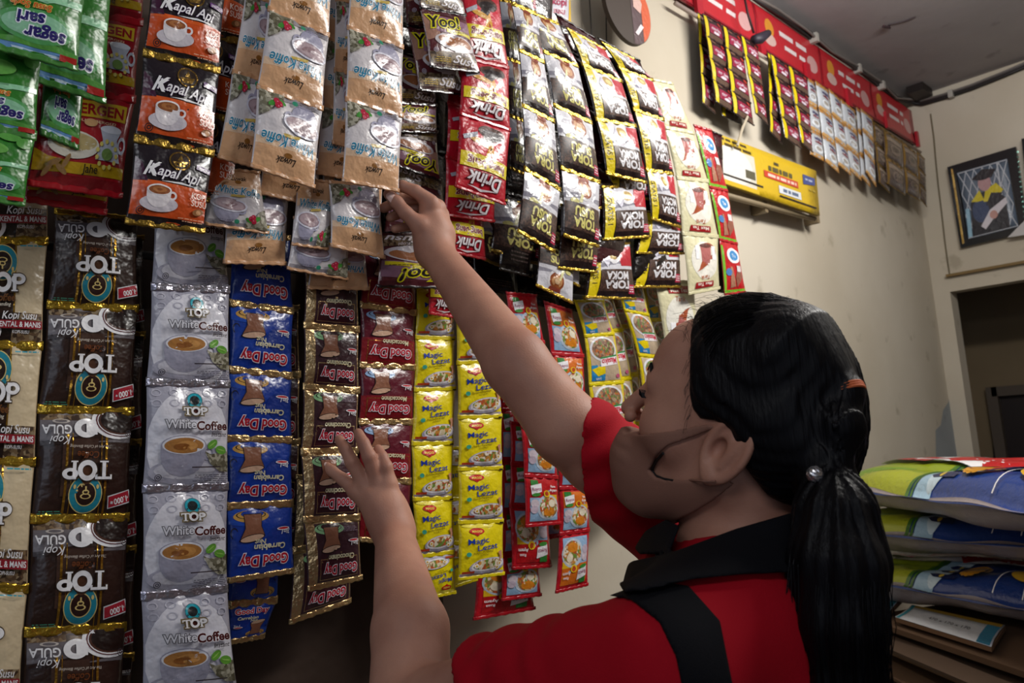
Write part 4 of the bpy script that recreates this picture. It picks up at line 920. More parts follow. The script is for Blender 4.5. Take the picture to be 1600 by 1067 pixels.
def hands(p):
    r = dR
    J = lambda x, y, z: PP(x, y, r + z)
    wr = WR_R
    d = chain(p, [wr, J(676, 362, .012), J(672, 330, .008)], [.026, .027, .017], .012)
    d = smin(d, rcone(p, J(690, 368, .026), J(683, 336, .028), .021, .015), .012)
    d = smin(d, rcone(p, J(672, 380, -.002), J(655, 352, -.012), .018, .0125), .014)
    K = .0035
    fr = [([J(673, 316, .002), J(649, 299, .0), J(629, 291, .002), J(607, 292, .008)], [.0118, .0098, .0086, .0072]),
          ([J(684, 323, .020), J(656, 308, .024), J(626, 313, .022), J(599, 325, .012)], [.0118, .0098, .0086, .0074]),
          ([J(690, 336, .034), J(661, 322, .038), J(633, 330, .032), J(610, 340, .020)], [.0112, .0092, .0082, .0070]),
          ([J(689, 351, .044), J(663, 346, .046), J(640, 353, .038), J(617, 358, .028)], [.0105, .0084, .0074, .0064])]
    th = chain(p, [J(656, 353, -.012), J(634, 333, -.016), J(620, 316, -.014), J(607, 303, -.009)], [.0128, .0102, .0096, .0078], .004)
    f = None
    for pts, rs in fr:
        q = chain(p, pts, rs, .003); f = q if f is None else smin(f, q, .0016)
    d = smin(d, f, .009); d = smin(d, th, .006)
    # left hand, palm against the chain, little finger on the left
    s = dL; J2 = lambda x, y, z: PP(x, y, s + z)
    e = chain(p, [WR_L, J2(603, 802, -.026), J2(588, 780, -.020)], [.0265, .028, .024], .012)
    for x_, y_ in ((557, 767), (571, 757), (589, 753), (606, 758)): e = smin(e, rcone(p, J2(600, 806, -.030), J2(x_, y_, -.0205), .012, .0095), .006)
    e = smin(e, rcone(p, J2(605, 795, -.022), J2(560, 768, -.012), .019, .0125), .014)
    e = smin(e, rcone(p, J2(612, 800, -.024), J2(604, 760, -.020), .019, .013), .014)
    fl = [([J2(556, 766, -.012), J2(536, 749, -.010), J2(519, 736, -.006), J2(506, 725, .0)], [.0108, .0088, .0076, .0064]),
          ([J2(570, 756, -.018), J2(550, 722, -.020), J2(540, 702, -.013), J2(530, 687, -.003)], [.0118, .0096, .0084, .0070]),
          ([J2(590, 750, -.020), J2(577, 714, -.024), J2(568, 693, -.017), J2(560, 677, -.006)], [.0120, .0100, .0086, .0072]),
          ([J2(607, 756, -.020), J2(603, 730, -.019), J2(597, 714, -.013), J2(591, 702, -.005)], [.0115, .0096, .0082, .0070]),
          ([J2(622, 806, -.006), J2(620, 786, .004), J2(614, 772, .008), J2(606, 762, .010)], [.0130, .0100, .0090, .0078])]
    f = None
    for pts, rs in fl:
        q = chain(p, pts, rs, .003); f = q if f is None else smin(f, q, .0016)
    e = smin(e, f, .0065)
    return d, e
def arms(p):
    hr, hl = hands(p)
    ar = chain(p, [SH_R, PP(935, 712, .90), EL_R, PP(805, 566, .925), WR_R], [.046, .043, .0415, .0385, .0248], .012)
    al = chain(p, [SH_L, EL_L, PP(641, 985, .865), WR_L], [.050, .046, .0420, .0250], .012)
    return smin(ar, hr, .02), smin(al, hl, .02)
def head(p, ears=True):
    q = head_xyz(p); E = lambda c, r: ellip(q, c, r) * HS
    d = E((-.003, 0, .045), (.090, .074, .086))
    d = smin(d, E((.040, 0, .000), (.056, .060, .085)), .03)
    d = smin(d, E((.066, 0, .055), (.030, .050, .045)), .02)      # forehead
    qa = q.copy(); qa[:, 1] = np.abs(qa[:, 1])
    d = smin(d, rcone(qa, (-.005, .052, -.030), (.070, .016, -.082), .018, .016), .022)   # jaw
    d = smin(d, rcone(qa, (.066, .038, -.004), (.048, .050, -.01), .018, .018), .02)      # cheeks
    d = smin(d, rcone(qa, (.088, .012, .036), (.080, .040, .036), .010, .009), .012)      # brow
    d = smax(d, -(np.linalg.norm(qa - np.array((.104, .032, .018)), axis=1) - .014), .010)
    d = smin(d, np.linalg.norm(qa - np.array((.079, .031, .020)), axis=1) - .0135, .004)  # lids
    d = smin(d, rcone(q, (.094, 0, .032), (.117, 0, -.003), .0072, .0090), .009)
    d = smin(d, np.linalg.norm(qa - np.array((.110, .011, -.009)), axis=1) - .0066, .005)
    d = smin(d, E((.096, 0, -.038), (.012, .024, .006)), .006); d = smin(d, E((.094, 0, -.049), (.012, .021, .007)), .006)
    d = smin(d, E((.088, 0, -.082), (.018, .022, .016)), .012)
    if not ears: return smin(d, rcone(p, NECK0, NECK1, .050, .058), .035)
    # ears: a leaning dish with a raised rim
    c, s_ = math.cos(.30), math.sin(.30); x = qa[:, 0] + .008; z = qa[:, 2] - .002; y = qa[:, 1] - .076
    ex = x * c + z * s_; ez = -x * s_ + z * c; ey = y + .30 * ex
    rr = np.sqrt((ex / .0205) ** 2 + (ez / .033) ** 2 + 1e-9); rim = np.sqrt(((rr - .88) * .024) ** 2 + (ey - .001) ** 2) - .0042
    dish = np.maximum(np.sqrt((ex / .020) ** 2 + (ez / .031) ** 2 + ((ey + .003) / .006) ** 2) - 1, -1) * .006
    ear = smin(rim, dish, .004)
    ear = smin(ear, rcone(np.stack([ex, ey, ez], 1), (.001, -.001, -.030), (.004, -.002, -.025), .0075, .007), .004)
    ear = smin(ear, rcone(np.stack([ex, ey, ez], 1), (-.004, .0015, -.016), (-.008, .0015, .014), .0032, .0030), .004)
    ear = smax(ear, -(np.sqrt(((ex - .006) / .9) ** 2 + ((ey - .003) / 1.3) ** 2 + ((ez + .004) / 1.5) ** 2) - .0072), .002)
    ear = smax(ear, -(np.sqrt((ex + .003) ** 2 + ((ey - .003) / 1.2) ** 2 + ((ez - .017) / 1.3) ** 2) - .0042), .002)
    d = smin(d, ear, .004)
    d = smin(d, rcone(p, NECK0, NECK1, .050, .058), .035)
    return d
def body(p):
    a, b_ = arms(p); d = smin(torso(p, -.012), head(p), .03); d = smin(d, a, .02); return smin(d, b_, .02)
lo = np.minimum.reduce([PP(480, 640, dL), PP(900, 440, .6), PP(560, 1120, .7), PP(1400, 1150, .5), SH_L - .2, TC - .3]) - .05
hi = np.maximum.reduce([PP(590, 280, dR), PP(900, 300, 1.0), PP(1400, 400, .9), SH_R + .2, TC + .3]) + .05
lo[2] = .80
lo = np.array([0.05, 0.0, .95]); 

def skin_mat():
    m, nt, b = new_mat('skin'); b.inputs['Roughness'].default_value = .56; b.inputs['Specular IOR Level'].default_value = .35; b.inputs['Subsurface Weight'].default_value = .12
    b.inputs['Subsurface Radius'].default_value = (.012, .005, .003); b.inputs['Subsurface Scale'].default_value = .5
    g = nt.nodes.new('ShaderNodeNewGeometry'); n = nt.nodes.new('ShaderNodeTexNoise'); n.inputs['Scale'].default_value = 18; n.inputs['Detail'].default_value = 5
    nt.links.new(g.outputs['Position'], n.inputs['Vector']); r = nt.nodes.new('ShaderNodeValToRGB'); e = r.color_ramp.elements
    e[0].position = .35; e[0].color = rgb('a67562'); e[1].position = .7; e[1].color = rgb('ba8973'); nt.links.new(n.outputs[0], r.inputs[0]); nt.links.new(r.outputs[0], b.inputs['Base Color'])
    n2 = nt.nodes.new('ShaderNodeTexNoise'); n2.inputs['Scale'].default_value = 420; n2.inputs['Detail'].default_value = 3; nt.links.new(g.outputs['Position'], n2.inputs['Vector'])
    bp = nt.nodes.new('ShaderNodeBump'); bp.inputs['Strength'].default_value = .25; bp.inputs['Distance'].default_value = .001; nt.links.new(n2.outputs[0], bp.inputs['Height']); nt.links.new(bp.outputs[0], b.inputs['Normal'])
    return m
person = empty('person', Vector(PP(1150, 1100, .74)), 'person with black ponytail and red polo shirt reaching to the hanging sachets', 'person')
def nets(name, f, lo, hi, h, mat, on=None):
    v, q = surface(f, lo, hi, h); print(name, len(v)); return mesh_obj(name, v, q, mat, None, person, True) if on is None else under(mesh_obj(name, v, q, mat, None, person, True), on)
def bounds(*pts, pad=.03):
    a = np.array(pts); return a.min(0) - pad, a.max(0) + pad
bl, bh = bounds(PP(480, 660, dL), PP(600, 270, dR), PP(1400, 420, .70), PP(1400, 1160, .5), PP(1000, 1160, 1.0), PP(1000, 1160, .5), PP(1300, 500, .95), PP(600, 1160, .9), pad=.04)
body_o = nets('body', body, bl, bh, .0022, skin_mat())

# --- polo shirt
def folds(p, c, n, amp, wl):
    t = (p - c) @ n; return amp * np.sin(t / wl * 2 * np.pi)
slv_l0, slv_l1 = PP(672, 1108, .80), SH_L
def shirt(p, g=0.0):
    d = torso(p, .004 + g)
    sl = rcone(p, slv_l1, slv_l0, .063 + g, .057 + g)
    ax = slv_l0 - slv_l1; L = np.linalg.norm(ax); ax = ax / L; t = (p - slv_l1) @ ax
    up = (p - slv_l1) @ U_
    w = np.clip(t / L, 0, 1.2)
    sl = sl + .0022 * np.sin(t * 190 + up * 90 + 1.5 * np.sin(up * 60)) * w + .0030 * np.sin(t * 95 - up * 110 + 1 + 1.2 * np.sin(t * 60)) * w
    sl = np.maximum(sl, t - L - .002 * np.sin(up * 80))
    d = smin(d, sl, .035)
    a, b_ = SH_R, PP(932, 716, .905); ax = b_ - a; L = np.linalg.norm(ax); ax = ax / L; t = (p - a) @ ax; w = np.clip(t / L, 0, 1.3)
    sr = rcone(p, a, b_ + ax * .06, .062 + g, .058 + g) + .0016 * np.sin(((p - a) @ U_) * 110 + t * 70) * w
    nr = (-R_ * .92 + F_ * .36 + U_ * .03) / .99; sr = np.maximum(sr, (p - b_) @ nr + .0)
    d = smin(d, sr, .035)
    fb = (p - TC); d = d + .0018 * np.sin((fb @ U_) * 90 + (fb @ F_) * 60) * np.clip(-(fb @ U_) * 4 + 1, 0, 1)
    # opening for the neck
    hole = rcone(p, NECK0, NECK1 + (NECK1 - NECK0) * .12, .058, .064); return smax(d, -hole, .006)
def sleeve_room(p):
    """hollow of the two sleeves around the arms"""
    a, b_ = arms(p); return np.minimum(a, b_)
def shirt_open(p):
    d = shirt(p)
    t1 = (p - slv_l1) @ ((slv_l0 - slv_l1) / np.linalg.norm(slv_l0 - slv_l1)); L1 = np.linalg.norm(slv_l0 - slv_l1)
    in1 = rcone(p, slv_l1 + (slv_l0 - slv_l1) * .75, slv_l0 + (slv_l0 - slv_l1) * .1, .061, .061)
    b2 = PP(932, 716, .905); in2 = rcone(p, SH_R + (b2 - SH_R) * .6, b2 + (b2 - SH_R) * .4, .051, .0515)
    return smax(smax(d, -in1, .003), -in2, .003)
def cloth_mat(name, h, rough=.85):
    m, nt, b = new_mat(name); b.inputs['Base Color'].default_value = rgb(h); b.inputs['Roughness'].default_value = rough; b.inputs['Sheen Weight'].default_value = 0.0
    b.inputs['Specular IOR Level'].default_value = .2
    add_bump(nt, b, 900., .3, .001); return m
sl, sh_ = bounds(PP(640, 1160, .85), PP(890, 620, .92), PP(1400, 800, .9), PP(1400, 1160, .5), PP(900, 1160, .5), PP(1000, 1160, 1.0), PP(1000, 700, 1.05), pad=.03)
polo = nets('polo_shirt', shirt_open, sl, sh_, .0032, cloth_mat('red_cotton', 'a4041a'))
navy = cloth_mat('navy_cotton', '07070d')
stripe = [(955, 905), (1002, 905), (1076, 915), (1125, 970), (1148, 1085), (1150, 1180), (1078, 1180), (1068, 1085), (1056, 1026), (1030, 972), (985, 936), (950, 930)]
def stripe_f(p):
    d = shirt(p, .0030); d = np.maximum(d, -d - .009)
    near = (p - PP(1050, 950, .70)) @ F_
    return np.maximum(np.maximum(d, view_prism(p, stripe)), near)
nets('shoulder_stripe', stripe_f, *bounds(PP(900, 860, .75), PP(1200, 860, .75), PP(1200, 1200, .5), PP(900, 1200, .5), PP(1200, 1200, .75), pad=.02), .0022, navy, polo)
coll = [(956, 893), (975, 925), (1010, 922), (1080, 905), (1150, 898), (1250, 893), (1300, 880), (1300, 800), (1240, 800), (1150, 826), (1085, 850), (1040, 866), (990, 876)]
collf = [(992, 838), (1040, 812), (1062, 822), (1046, 864), (1000, 866), (990, 855)]
def collar_f(p):
    base = smin(torso(p, .004), rcone(p, NECK0, NECK1, .058, .072), .05)
    base = smin(base, rcone(p, slv_l1, slv_l0, .063, .057), .035)
    d = np.maximum(base - .0095, -base - .004)
    return smax(d, np.minimum(view_prism(p, coll), view_prism(p, collf)), .002)
nets('collar', collar_f, *bounds(PP(940, 780, .6), PP(1320, 780, .6), PP(940, 780, .95), PP(1320, 950, .95), PP(940, 950, .55), PP(1320, 950, .55), pad=.02), .0022, navy, polo)

# --- face mask: cloth over nose, mouth and chin with loops round the ears
def on_cheek(px, py):
    """side profile coordinates (x, z) of a photo position on the near cheek"""
    r = np.array(ray(px, py)); o = head_xyz(E_[None])[0]; dd = (r @ HM.T) / HS
    # plane y = .074 - .55 x
    t = (.074 - .55 * o[0] - o[1]) / (dd[1] + .55 * dd[0]); q = o + dd * t; return (q[0], q[2])
mpoly_px = [(940, 640), (966, 662), (980, 677), (1020, 674), (1062, 669), (1112, 661), (1120, 668), (1090, 680), (1056, 692), (1034, 712), (1021, 731), (1030, 743), (1052, 749), (1084, 750), (1130, 752), (1140, 760), (1110, 785), (1075, 806), (1040, 822), (1010, 880), (900, 860), (900, 640)]
mpoly = [on_cheek(*q) for q in mpoly_px]
def mask_f(p):
    q = head_xyz(p); d = head(p, False) - .0035
    qa = q.copy(); qa[:, 1] = np.abs(qa[:, 1])
    tent = ellip(q, (.072, 0, -.050), (.050, .046, .046)) * HS
    tent = smin(tent, rcone(q, (.090, 0, -.024), (.102, 0, -.048), .011, .012), .02)
    d = smin(d, tent, .02)
    near = smax(d, poly_sd(q[:, 0], q[:, 2], mpoly), .0015)
    return np.maximum(near, -(head(p, False) - .0008))
mm = cloth_mat('mask_cloth', '8a6354', .8)
mk = nets('face_mask', mask_f, *bounds(HL(-.03, -.1, -.14), HL(.14, .1, .05), HL(-.03, .1, .05), HL(.14, -.1, -.14), HL(.14, .1, -.14), HL(-.03, -.1, .05), HL(.14, -.1, .05), HL(-.03, .1, -.14), pad=.005), .0018, mm)

# --- hair
hair_px = [(1052, 470), (1064, 500), (1076, 560), (1078, 610), (1082, 640), (1096, 655), (1120, 656), (1148, 668), (1166, 700), (1176, 740), (1196, 780), (1230, 800), (1420, 800), (1420, 380), (1040, 380)]
def on_side(px, py):
    r = np.array(ray(px, py)); o = head_xyz(E_[None])[0]; dd = (r @ HM.T) / HS; t = (.066 - o[1]) / dd[1]; q = o + dd * t; return (q[0], q[2])
hpoly = [on_side(*q) for q in hair_px]
BAND1, BAND2 = PP(1322, 612, .675), PP(1296, 730, .665)
tail = [PP(1285, 600, .69), BAND1, PP(1312, 665, .665), BAND2, PP(1305, 800, .645), PP(1310, 880, .63), PP(1310, 970, .62), PP(1318, 1080, .615), PP(1325, 1180, .62)]
trad = [.035, .012, .0175, .0155, .031, .037, .034, .030, .016]
def hair_f(p):
    q = head_xyz(p)
    d = ellip(q, (-.002, 0, .050), (.094, .081, .092)) * HS
    d = smin(d, ellip(q, (-.036, 0, .012), (.072, .074, .078)) * HS, .03)
    d = d + .0010 * np.sin(q[:, 1] * 420 + q[:, 0] * 60) + .0009 * np.sin(q[:, 1] * 900 + q[:, 2] * 300)
    d = smax(d, poly_sd(q[:, 0], q[:, 2], hpoly), .008)
    d = smin(d, rcone(p, PP(1240, 565, .71), BAND1, .052, .0135), .02)
    d = smin(d, rcone(p, PP(1235, 680, .70), PP(1280, 722, .672), .044, .022), .025)
    t = chain(p, tail[1:], trad[1:], .012)
    a = (p - tail[4]); ang = np.arctan2(a @ R_, -(a @ F_)); t = t + .0014 * np.sin(ang * 11 + (p @ U_) * 25) + .0008 * np.sin(ang * 23)
    return smin(d, t, .010)
def hair_mat():
    m, nt, b = new_mat('black_hair'); b.inputs['Base Color'].default_value = rgb('08070b'); b.inputs['Roughness'].default_value = .46; b.inputs['Specular IOR Level'].default_value = .14
    add_bump(nt, b, 1.0, .6, .002, 4.0, (260., 260., 20.)); return m
HMAT = hair_mat()
hair = nets('hair', hair_f, *bounds(HL(-.16, -.12, -.12), HL(.12, .12, .18), PP(1420, 500, .6), PP(1420, 1200, .55), PP(1250, 1200, .72), PP(1400, 400, .8), PP(1000, 400, .85), pad=.03), .0021, HMAT)
rs = random.Random(3); st = MB()
def rv(a): return V3([rs.gauss(0, a) for _ in range(3)])
for i in range(230):            # strands along the tail
    o = rs.random() * 2 * math.pi; off = (R_ * math.cos(o) - F_ * math.sin(o)); pts = []
    k0 = 3 if rs.random() < .8 else 1; wob = rv(.0008)
    for k in range(k0, len(tail)):
        pts.append(tail[k] + off * trad[k] * (.92 + rs.random() * .14 + (.25 * rs.random() if k > 5 else 0)) + wob * (k - k0) * .5)
    st.tube(pts, .00042, 3)
for i in range(150):             # combed strands over the crown
    th = math.radians(rs.uniform(8, 150)); y0 = rs.uniform(-.9, 1.0); pts = []
    for k in range(9):
        t = k / 8; ph = math.radians(44 - t * 104); yy = y0 * (1 - t * .55)
        c = math.sqrt(max(0, 1 - (yy * .95) ** 2)); sk = 1 - .16 * t ** 4; q = np.array((-.002 + .0955 * sk * c * math.sin(ph), .0835 * yy, .050 + .0935 * sk * c * math.cos(ph)))
        pts.append(HL(*q) + rv(.0004))
    st.tube(pts, .00038, 3)
for i in range(110):              # flyaway hairs on top and at the hairline
    x0 = rs.uniform(1078, 1290) if i % 3 else rs.uniform(1074, 1130); y0 = float(np.interp(x0, [1072, 1081, 1108, 1150, 1184, 1232, 1287], [520, 503, 475, 461, 456, 465, 496])) + rs.uniform(2, 12)
    d0 = rs.uniform(.70, .76); m_ = 1.0 if x0 < 1160 else .35; dx = rs.uniform(-22, 18) * m_; dy = -rs.uniform(2, 18) * m_
    st.tube([PP(x0 + 2, y0 + 10, d0), PP(x0 + dx * .4, y0 + dy * .8, d0), PP(x0 + dx, y0 + dy, d0), PP(x0 + dx * 1.7, y0 + dy * .8, d0)], .00018, 3)
for i in range(24):              # wisps along the temple
    x0 = 1078 + rs.uniform(-3, 8); y0 = rs.uniform(500, 650); st.tube([HL(*(lambda a: (a[0], .070, a[1]))(on_side(x0, y0))), HL(*(lambda a: (a[0], .074, a[1]))(on_side(x0 - rs.uniform(0, 4), y0 + rs.uniform(6, 12)))), HL(*(lambda a: (a[0], .076, a[1]))(on_side(x0 - rs.uniform(0, 6), y0 + rs.uniform(14, 28))))], .00018, 3)
under(st.build('hair_strands', HMAT, person), hair)
# hair bands and the bead
orange = cloth_mat('orange_elastic', 'c0623a', .7)
def band(c, ax, r, w):
    ax = ax / np.linalg.norm(ax); a = np.cross(ax, F_); a /= np.linalg.norm(a); b_ = np.cross(ax, a); m = MB()
    for k in range(3):
        m.tube([c + ax * (k - 1) * w + (a * math.cos(t) + b_ * math.sin(t)) * r for t in np.linspace(0, 2 * math.pi, 25)[:-1]], w * .75, 8, closed=True)
    return under(m.build('hair_band', orange, person, True), hair)
band(BAND1, tail[2] - V3(PP(1262, 560, .70)), .0150, .0022)
band(BAND2 + U_ * .001, tail[4] - tail[2], .0185, .0024)
bc = PP(1273, 741, .643); bm_ = MB()
vs = []; fs = []
for j in range(9):
    for i in range(14):
        th = math.pi * j / 8; ph = 2 * math.pi * i / 14; rr = .0068 * (1 + .06 * ((i + j) % 2)); vs.append(bc + rr * (R_ * math.sin(th) * math.cos(ph) + F_ * math.sin(th) * math.sin(ph) + U_ * math.cos(th)))
for j in range(8):
    for i in range(14): fs.append((j * 14 + i, j * 14 + (i + 1) % 14, (j + 1) * 14 + (i + 1) % 14, (j + 1) * 14 + i))
bm_.add(vs, fs); under(bm_.build('hair_bead', foil('c9c6c8', .25), person), hair)
# brow, lashes, eye, mask loop, finger nails
def on_skin(x, y, z, lift=0.0):
    """head point pushed out (or in) along y and x until it lies on the skin"""
    q = HL(x, y, z); c = HL(.02, 0, z); dr = (q - c) / np.linalg.norm(q - c)
    for _ in range(30):
        v = float(head(q[None])[0]); q = q - dr * v * .8
    return q + dr * lift
for s_ in (1, -1):
    d = MB()
    for t in np.linspace(0, 1, 60):
        y = (.012 + .038 * t) * s_; z = .043 + .006 * math.sin(t * 2.6)
        for w in (-.002, 0, .002):
            a = on_skin(.10, y, z + w * (1 - t * .5), -.0005); b2_ = on_skin(.10, y + .005 * s_, z + .002 + w, .0012); d.tube([a, b2_], .0006, 4)
    under(d.build('eyebrow', HMAT, person), body_o)
    d = MB()
    for t in np.linspace(-1, 1, 24):
        a = HL(.0915 - .007 * abs(t), (.031 + .011 * t) * s_, .0195 + .002 * (1 - t * t)); d.tube([a, a + (hx * .006 - hz * .001 + hy * .003 * t * s_), a + (hx * .009 + hz * .002 + hy * .005 * t * s_)], .0004, 3)
    under(d.build('eyelashes', HMAT, person), body_o)
lp = MB(); ek = [on_cheek(1022, 733), on_cheek(1035, 745), on_cheek(1084, 751)]
def cheek3(px, py, lift=.003):
    r = np.array(ray(px, py)); t0 = .5
    for _ in range(60):
        v = float(head((E_ + r * t0)[None])[0]); t0 += v * .8
        if abs(v) < .0004: break
    return E_ + r * (t0 - lift)
lp.tube([cheek3(*q) for q in ((1036, 708), (1024, 722), (1019, 734), (1024, 743), (1036, 748), (1052, 751))], .0014, 6)
under(lp.build('ear_loop', matte('120d10', .6), person), mk)
lp2 = MB(); lp2.tube([cheek3(*q, lift=.002) for q in ((1078, 750), (1100, 752), (1118, 752))], .0012, 6)
lp2.tube([cheek3(*q, lift=.002) for q in ((1052, 751), (1066, 752), (1078, 751))], .0012, 6); under(lp2.build('ear_loop', mm, person), mk)
def nail(c, ax, up, l, w):
    ax, up = ax / np.linalg.norm(ax), up / np.linalg.norm(up); up = up - ax * (up @ ax); up /= np.linalg.norm(up); s = np.cross(ax, up); vs = []; fs = []
    for side in (0, 1):
        for j in range(6):
            for i in range(6):
                x = (j / 5 * 2 - 1); y = (i / 5 * 2 - 1); k = math.sqrt(max(0, 1 - .55 * x ** 4)) if x > 0 else 1 - .1 * x * x
                vs.append(c + ax * l * x + s * w * y * k + up * (.0012 - .0022 * y * y - .0010 * x * x - side * .0009))
    for j in range(5):
        for i in range(5):
            a = j * 6 + i; fs.append((a, a + 6, a + 7, a + 1)); fs.append((a + 37, a + 43, a + 42, a + 36))
    m = MB(); m.add(vs, fs); under(m.build('fingernail', matte('e0bcb0', .3), person, True), body_o)
nail(PP(611, 307, dR - .0215), PP(604, 299, dR) - PP(618, 316, dR - .002), -F_ + R_ * .1 + U_ * .1, .0072, .0062)
for (ax_, ay_, az_), (bx_, by_, bz_) in (((506.5, 725.5, .0), (519, 736, -.006)), ((531.5, 689.5, -.004), (540, 702, -.013)), ((561, 679.5, -.007), (568, 693, -.017)), ((591.5, 704.5, -.006), (597, 714, -.016))):
    a = PP(ax_, ay_, dL + az_); b_ = PP(bx_, by_, dL + bz_); nrm = -F_ + U_ * .35; nail(a + (nrm / np.linalg.norm(nrm)) * .0066, a - b_, nrm, .0052, .0044)

# ------------------------------------------------------------------ rods the chains hang from
def rod(a, b, r, label, m, hooks=0):
    rt = empty('hanging_rod', (Vector(a) + Vector(b)) / 2, label, 'rod', None); k = MB(); k.tube([a, b], r, 10); k.build('bar', m, rt, True)
    for t in (.05, .95):
        q = Vector(a).lerp(Vector(b), t); k = MB(); k.box((q.x, (q.y + (1.104 if q.x < bx1 else 1.149)) / 2, q.z), .012, (1.104 if q.x < bx1 else 1.149) - q.y, .02); k.build('bracket', m, rt)
    return rt
zl = PY(400, 400, YM).z
rod((X0 + 1.4, YM + .055, zl + .0), (1.28, YM + .055, zl + .0), .006, 'thin steel rod behind the lower chains, hardly visible in the shade', matte('2c2a2a', .4))
rod((X0 + 1.4, YT + .075, PY(400, -110, YT).z), (1.05, YT + .075, PY(400, -110, YT).z), .006, 'thin steel rod above the upper chains at the frame top', matte('2c2a2a', .4))

# ------------------------------------------------------------------ red banner with hook tabs, yellow price panel
def board(name, D, q, y, t, back, label, cat, rnd_seed=1, edges=None):
    rt = empty(name, (PY(*q[0], y) + PY(*q[3], y)) / 2, label, cat)
    pouch('printed_face', D, PY(*q[0], y), PY(*q[1], y), PY(*q[2], y), PY(*q[3], y), False, rt, random.Random(rnd_seed), T=.0012)
    m = MB(); m.slab([PY(*q[2], y + .002), PY(*q[3], y + .002), PY(*q[1], y + .002), PY(*q[0], y + .002)], (0, -1, 0), t); m.build('backing', back, rt)
    return rt
RB = ink('b01428', .45); RB2 = ink('8c1020', .45)
D = Design(6.2, RB, nx=12, ny=3)
n = 4
for i in range(n):
    x0 = i / n
    D.rect(x0 + .004, .05, x0 + .246, .97, ink('b3202a', .45)); D.ell(x0 + .045, .62, .016, .20, ink('cf8a2a', .45)); D.ell(x0 + .045, .35, .022, .14, ink('c9a8a0', .45)); D.ell(x0 + .21, .4, .022, .2, ink('c99a98', .45))
    D.rect(x0 + .085, .60, x0 + .185, .69, ink('d6c4c4', .45)) if False else None
    D.lines(x0 + .075, .66, x0 + .19, 1, .2, ink('dccfcf', .45), .055, i + 2); D.lines(x0 + .085, .38, x0 + .18, 1, .2, ink('dccfcf', .45), .05, i + 9); D.rect(x0 + .245, 0, x0 + .249, 1, ink('7a0c1a', .45))
D.rect(0, 0, 1, .05, RB2)
D.finish()
bn = board('banner', D, [(1040, -90), (1424, 173), (1040, -16), (1434, 228)], YH + .045, .006, ink('8c1020', .5), 'long red printed banner with white wording over the far chains', 'banner')
for tx, ty in ((1092, 20), (1190, 78), (1262, 122), (1326, 161), (1386, 196), (1434, 226)):
    m = MB(); a = PY(tx, ty - 8, YH + .035); m.box(a, .035, .012, .075); m.build('hook_tab', ink('a81224', .45), bn)
rl = empty('rail', PY(1250, 108, YH + .03), 'thin pale rail under the red banner carrying the far chains', 'rail'); m = MB(); m.tube([PY(1055, 5, YH + .03), PY(1438, 238, YH + .03)], .007, 8); m.build('tube', matte('a8968c', .5), rl, True)
D = Design(3.2, ink('cdaa1c', .45), nx=8, ny=6)
D.rect(0, 0, .34, 1, ink('c9c6b8', .5)); D.rect(0, .78, .34, 1, ink('c4a61e', .5)); D.ell(.14, .45, .17, .38, ink('d6d4ce', .5)); D.lines(.02, .93, .30, 1, .1, ink('4a3a1c'), .025, 3); D.lines(.04, .83, .32, 1, .1, ink('4a3a1c'), .03, 5); D.rect(.24, .28, .33, .45, ink('54503c', .5)); D.rect(.0, .18, .40, .22, ink('241a10', .6)); D.rect(.0, 0, .36, .1, ink('cdaa1c', .45))
D.lines(.52, .80, .58, 1, .1, ink('4a4228'), .03, 6); D.lines(.45, .66, .72, 1, .1, ink('5a5230'), .05, 7); D.rect(.42, .44, .78, .58, ink('c2402a')); D.lines(.44, .51, .76, 1, .1, ink('e6c8b8'), .03, 8)
D.rect(.56, .20, .80, .36, ink('d6dade')); D.lines(.58, .28, .78, 1, .1, ink('5a6a86'), .035, 9); D.poly([(.84, .58), (.98, .64), (.98, .80), (.84, .80)], ink('3c4a86')); D.lines(.86, .71, .97, 1, .1, ink('aab2cc'), .02, 4); D.lines(.90, .50, .98, 1, .1, ink('a89030'), .02, 4)
D.rect(.56, .12, .97, .155, ink('241a10', .6))
D.finish()
sg = board('price_panel', D, [(1112, 205), (1275, 267), (1122, 284), (1281, 337)], 1.075, .012, matte('8a7420', .6), 'yellow and white printed shelf panel on the wall below the maroon chains', 'sign')
m = MB(); m.tube([PY(1100, 296, 1.10), PY(1272, 342, 1.10)], .009, 8); m.build('lower_rail', matte('8a7a60', .6), sg, True)
for x, y in ((1186, 326), (1268, 343)):
    m = MB(); q = PY(x, y, 1.125); m.box(q, .02, .05, .035); m.build('bracket', matte('7a6a50', .6), sg)
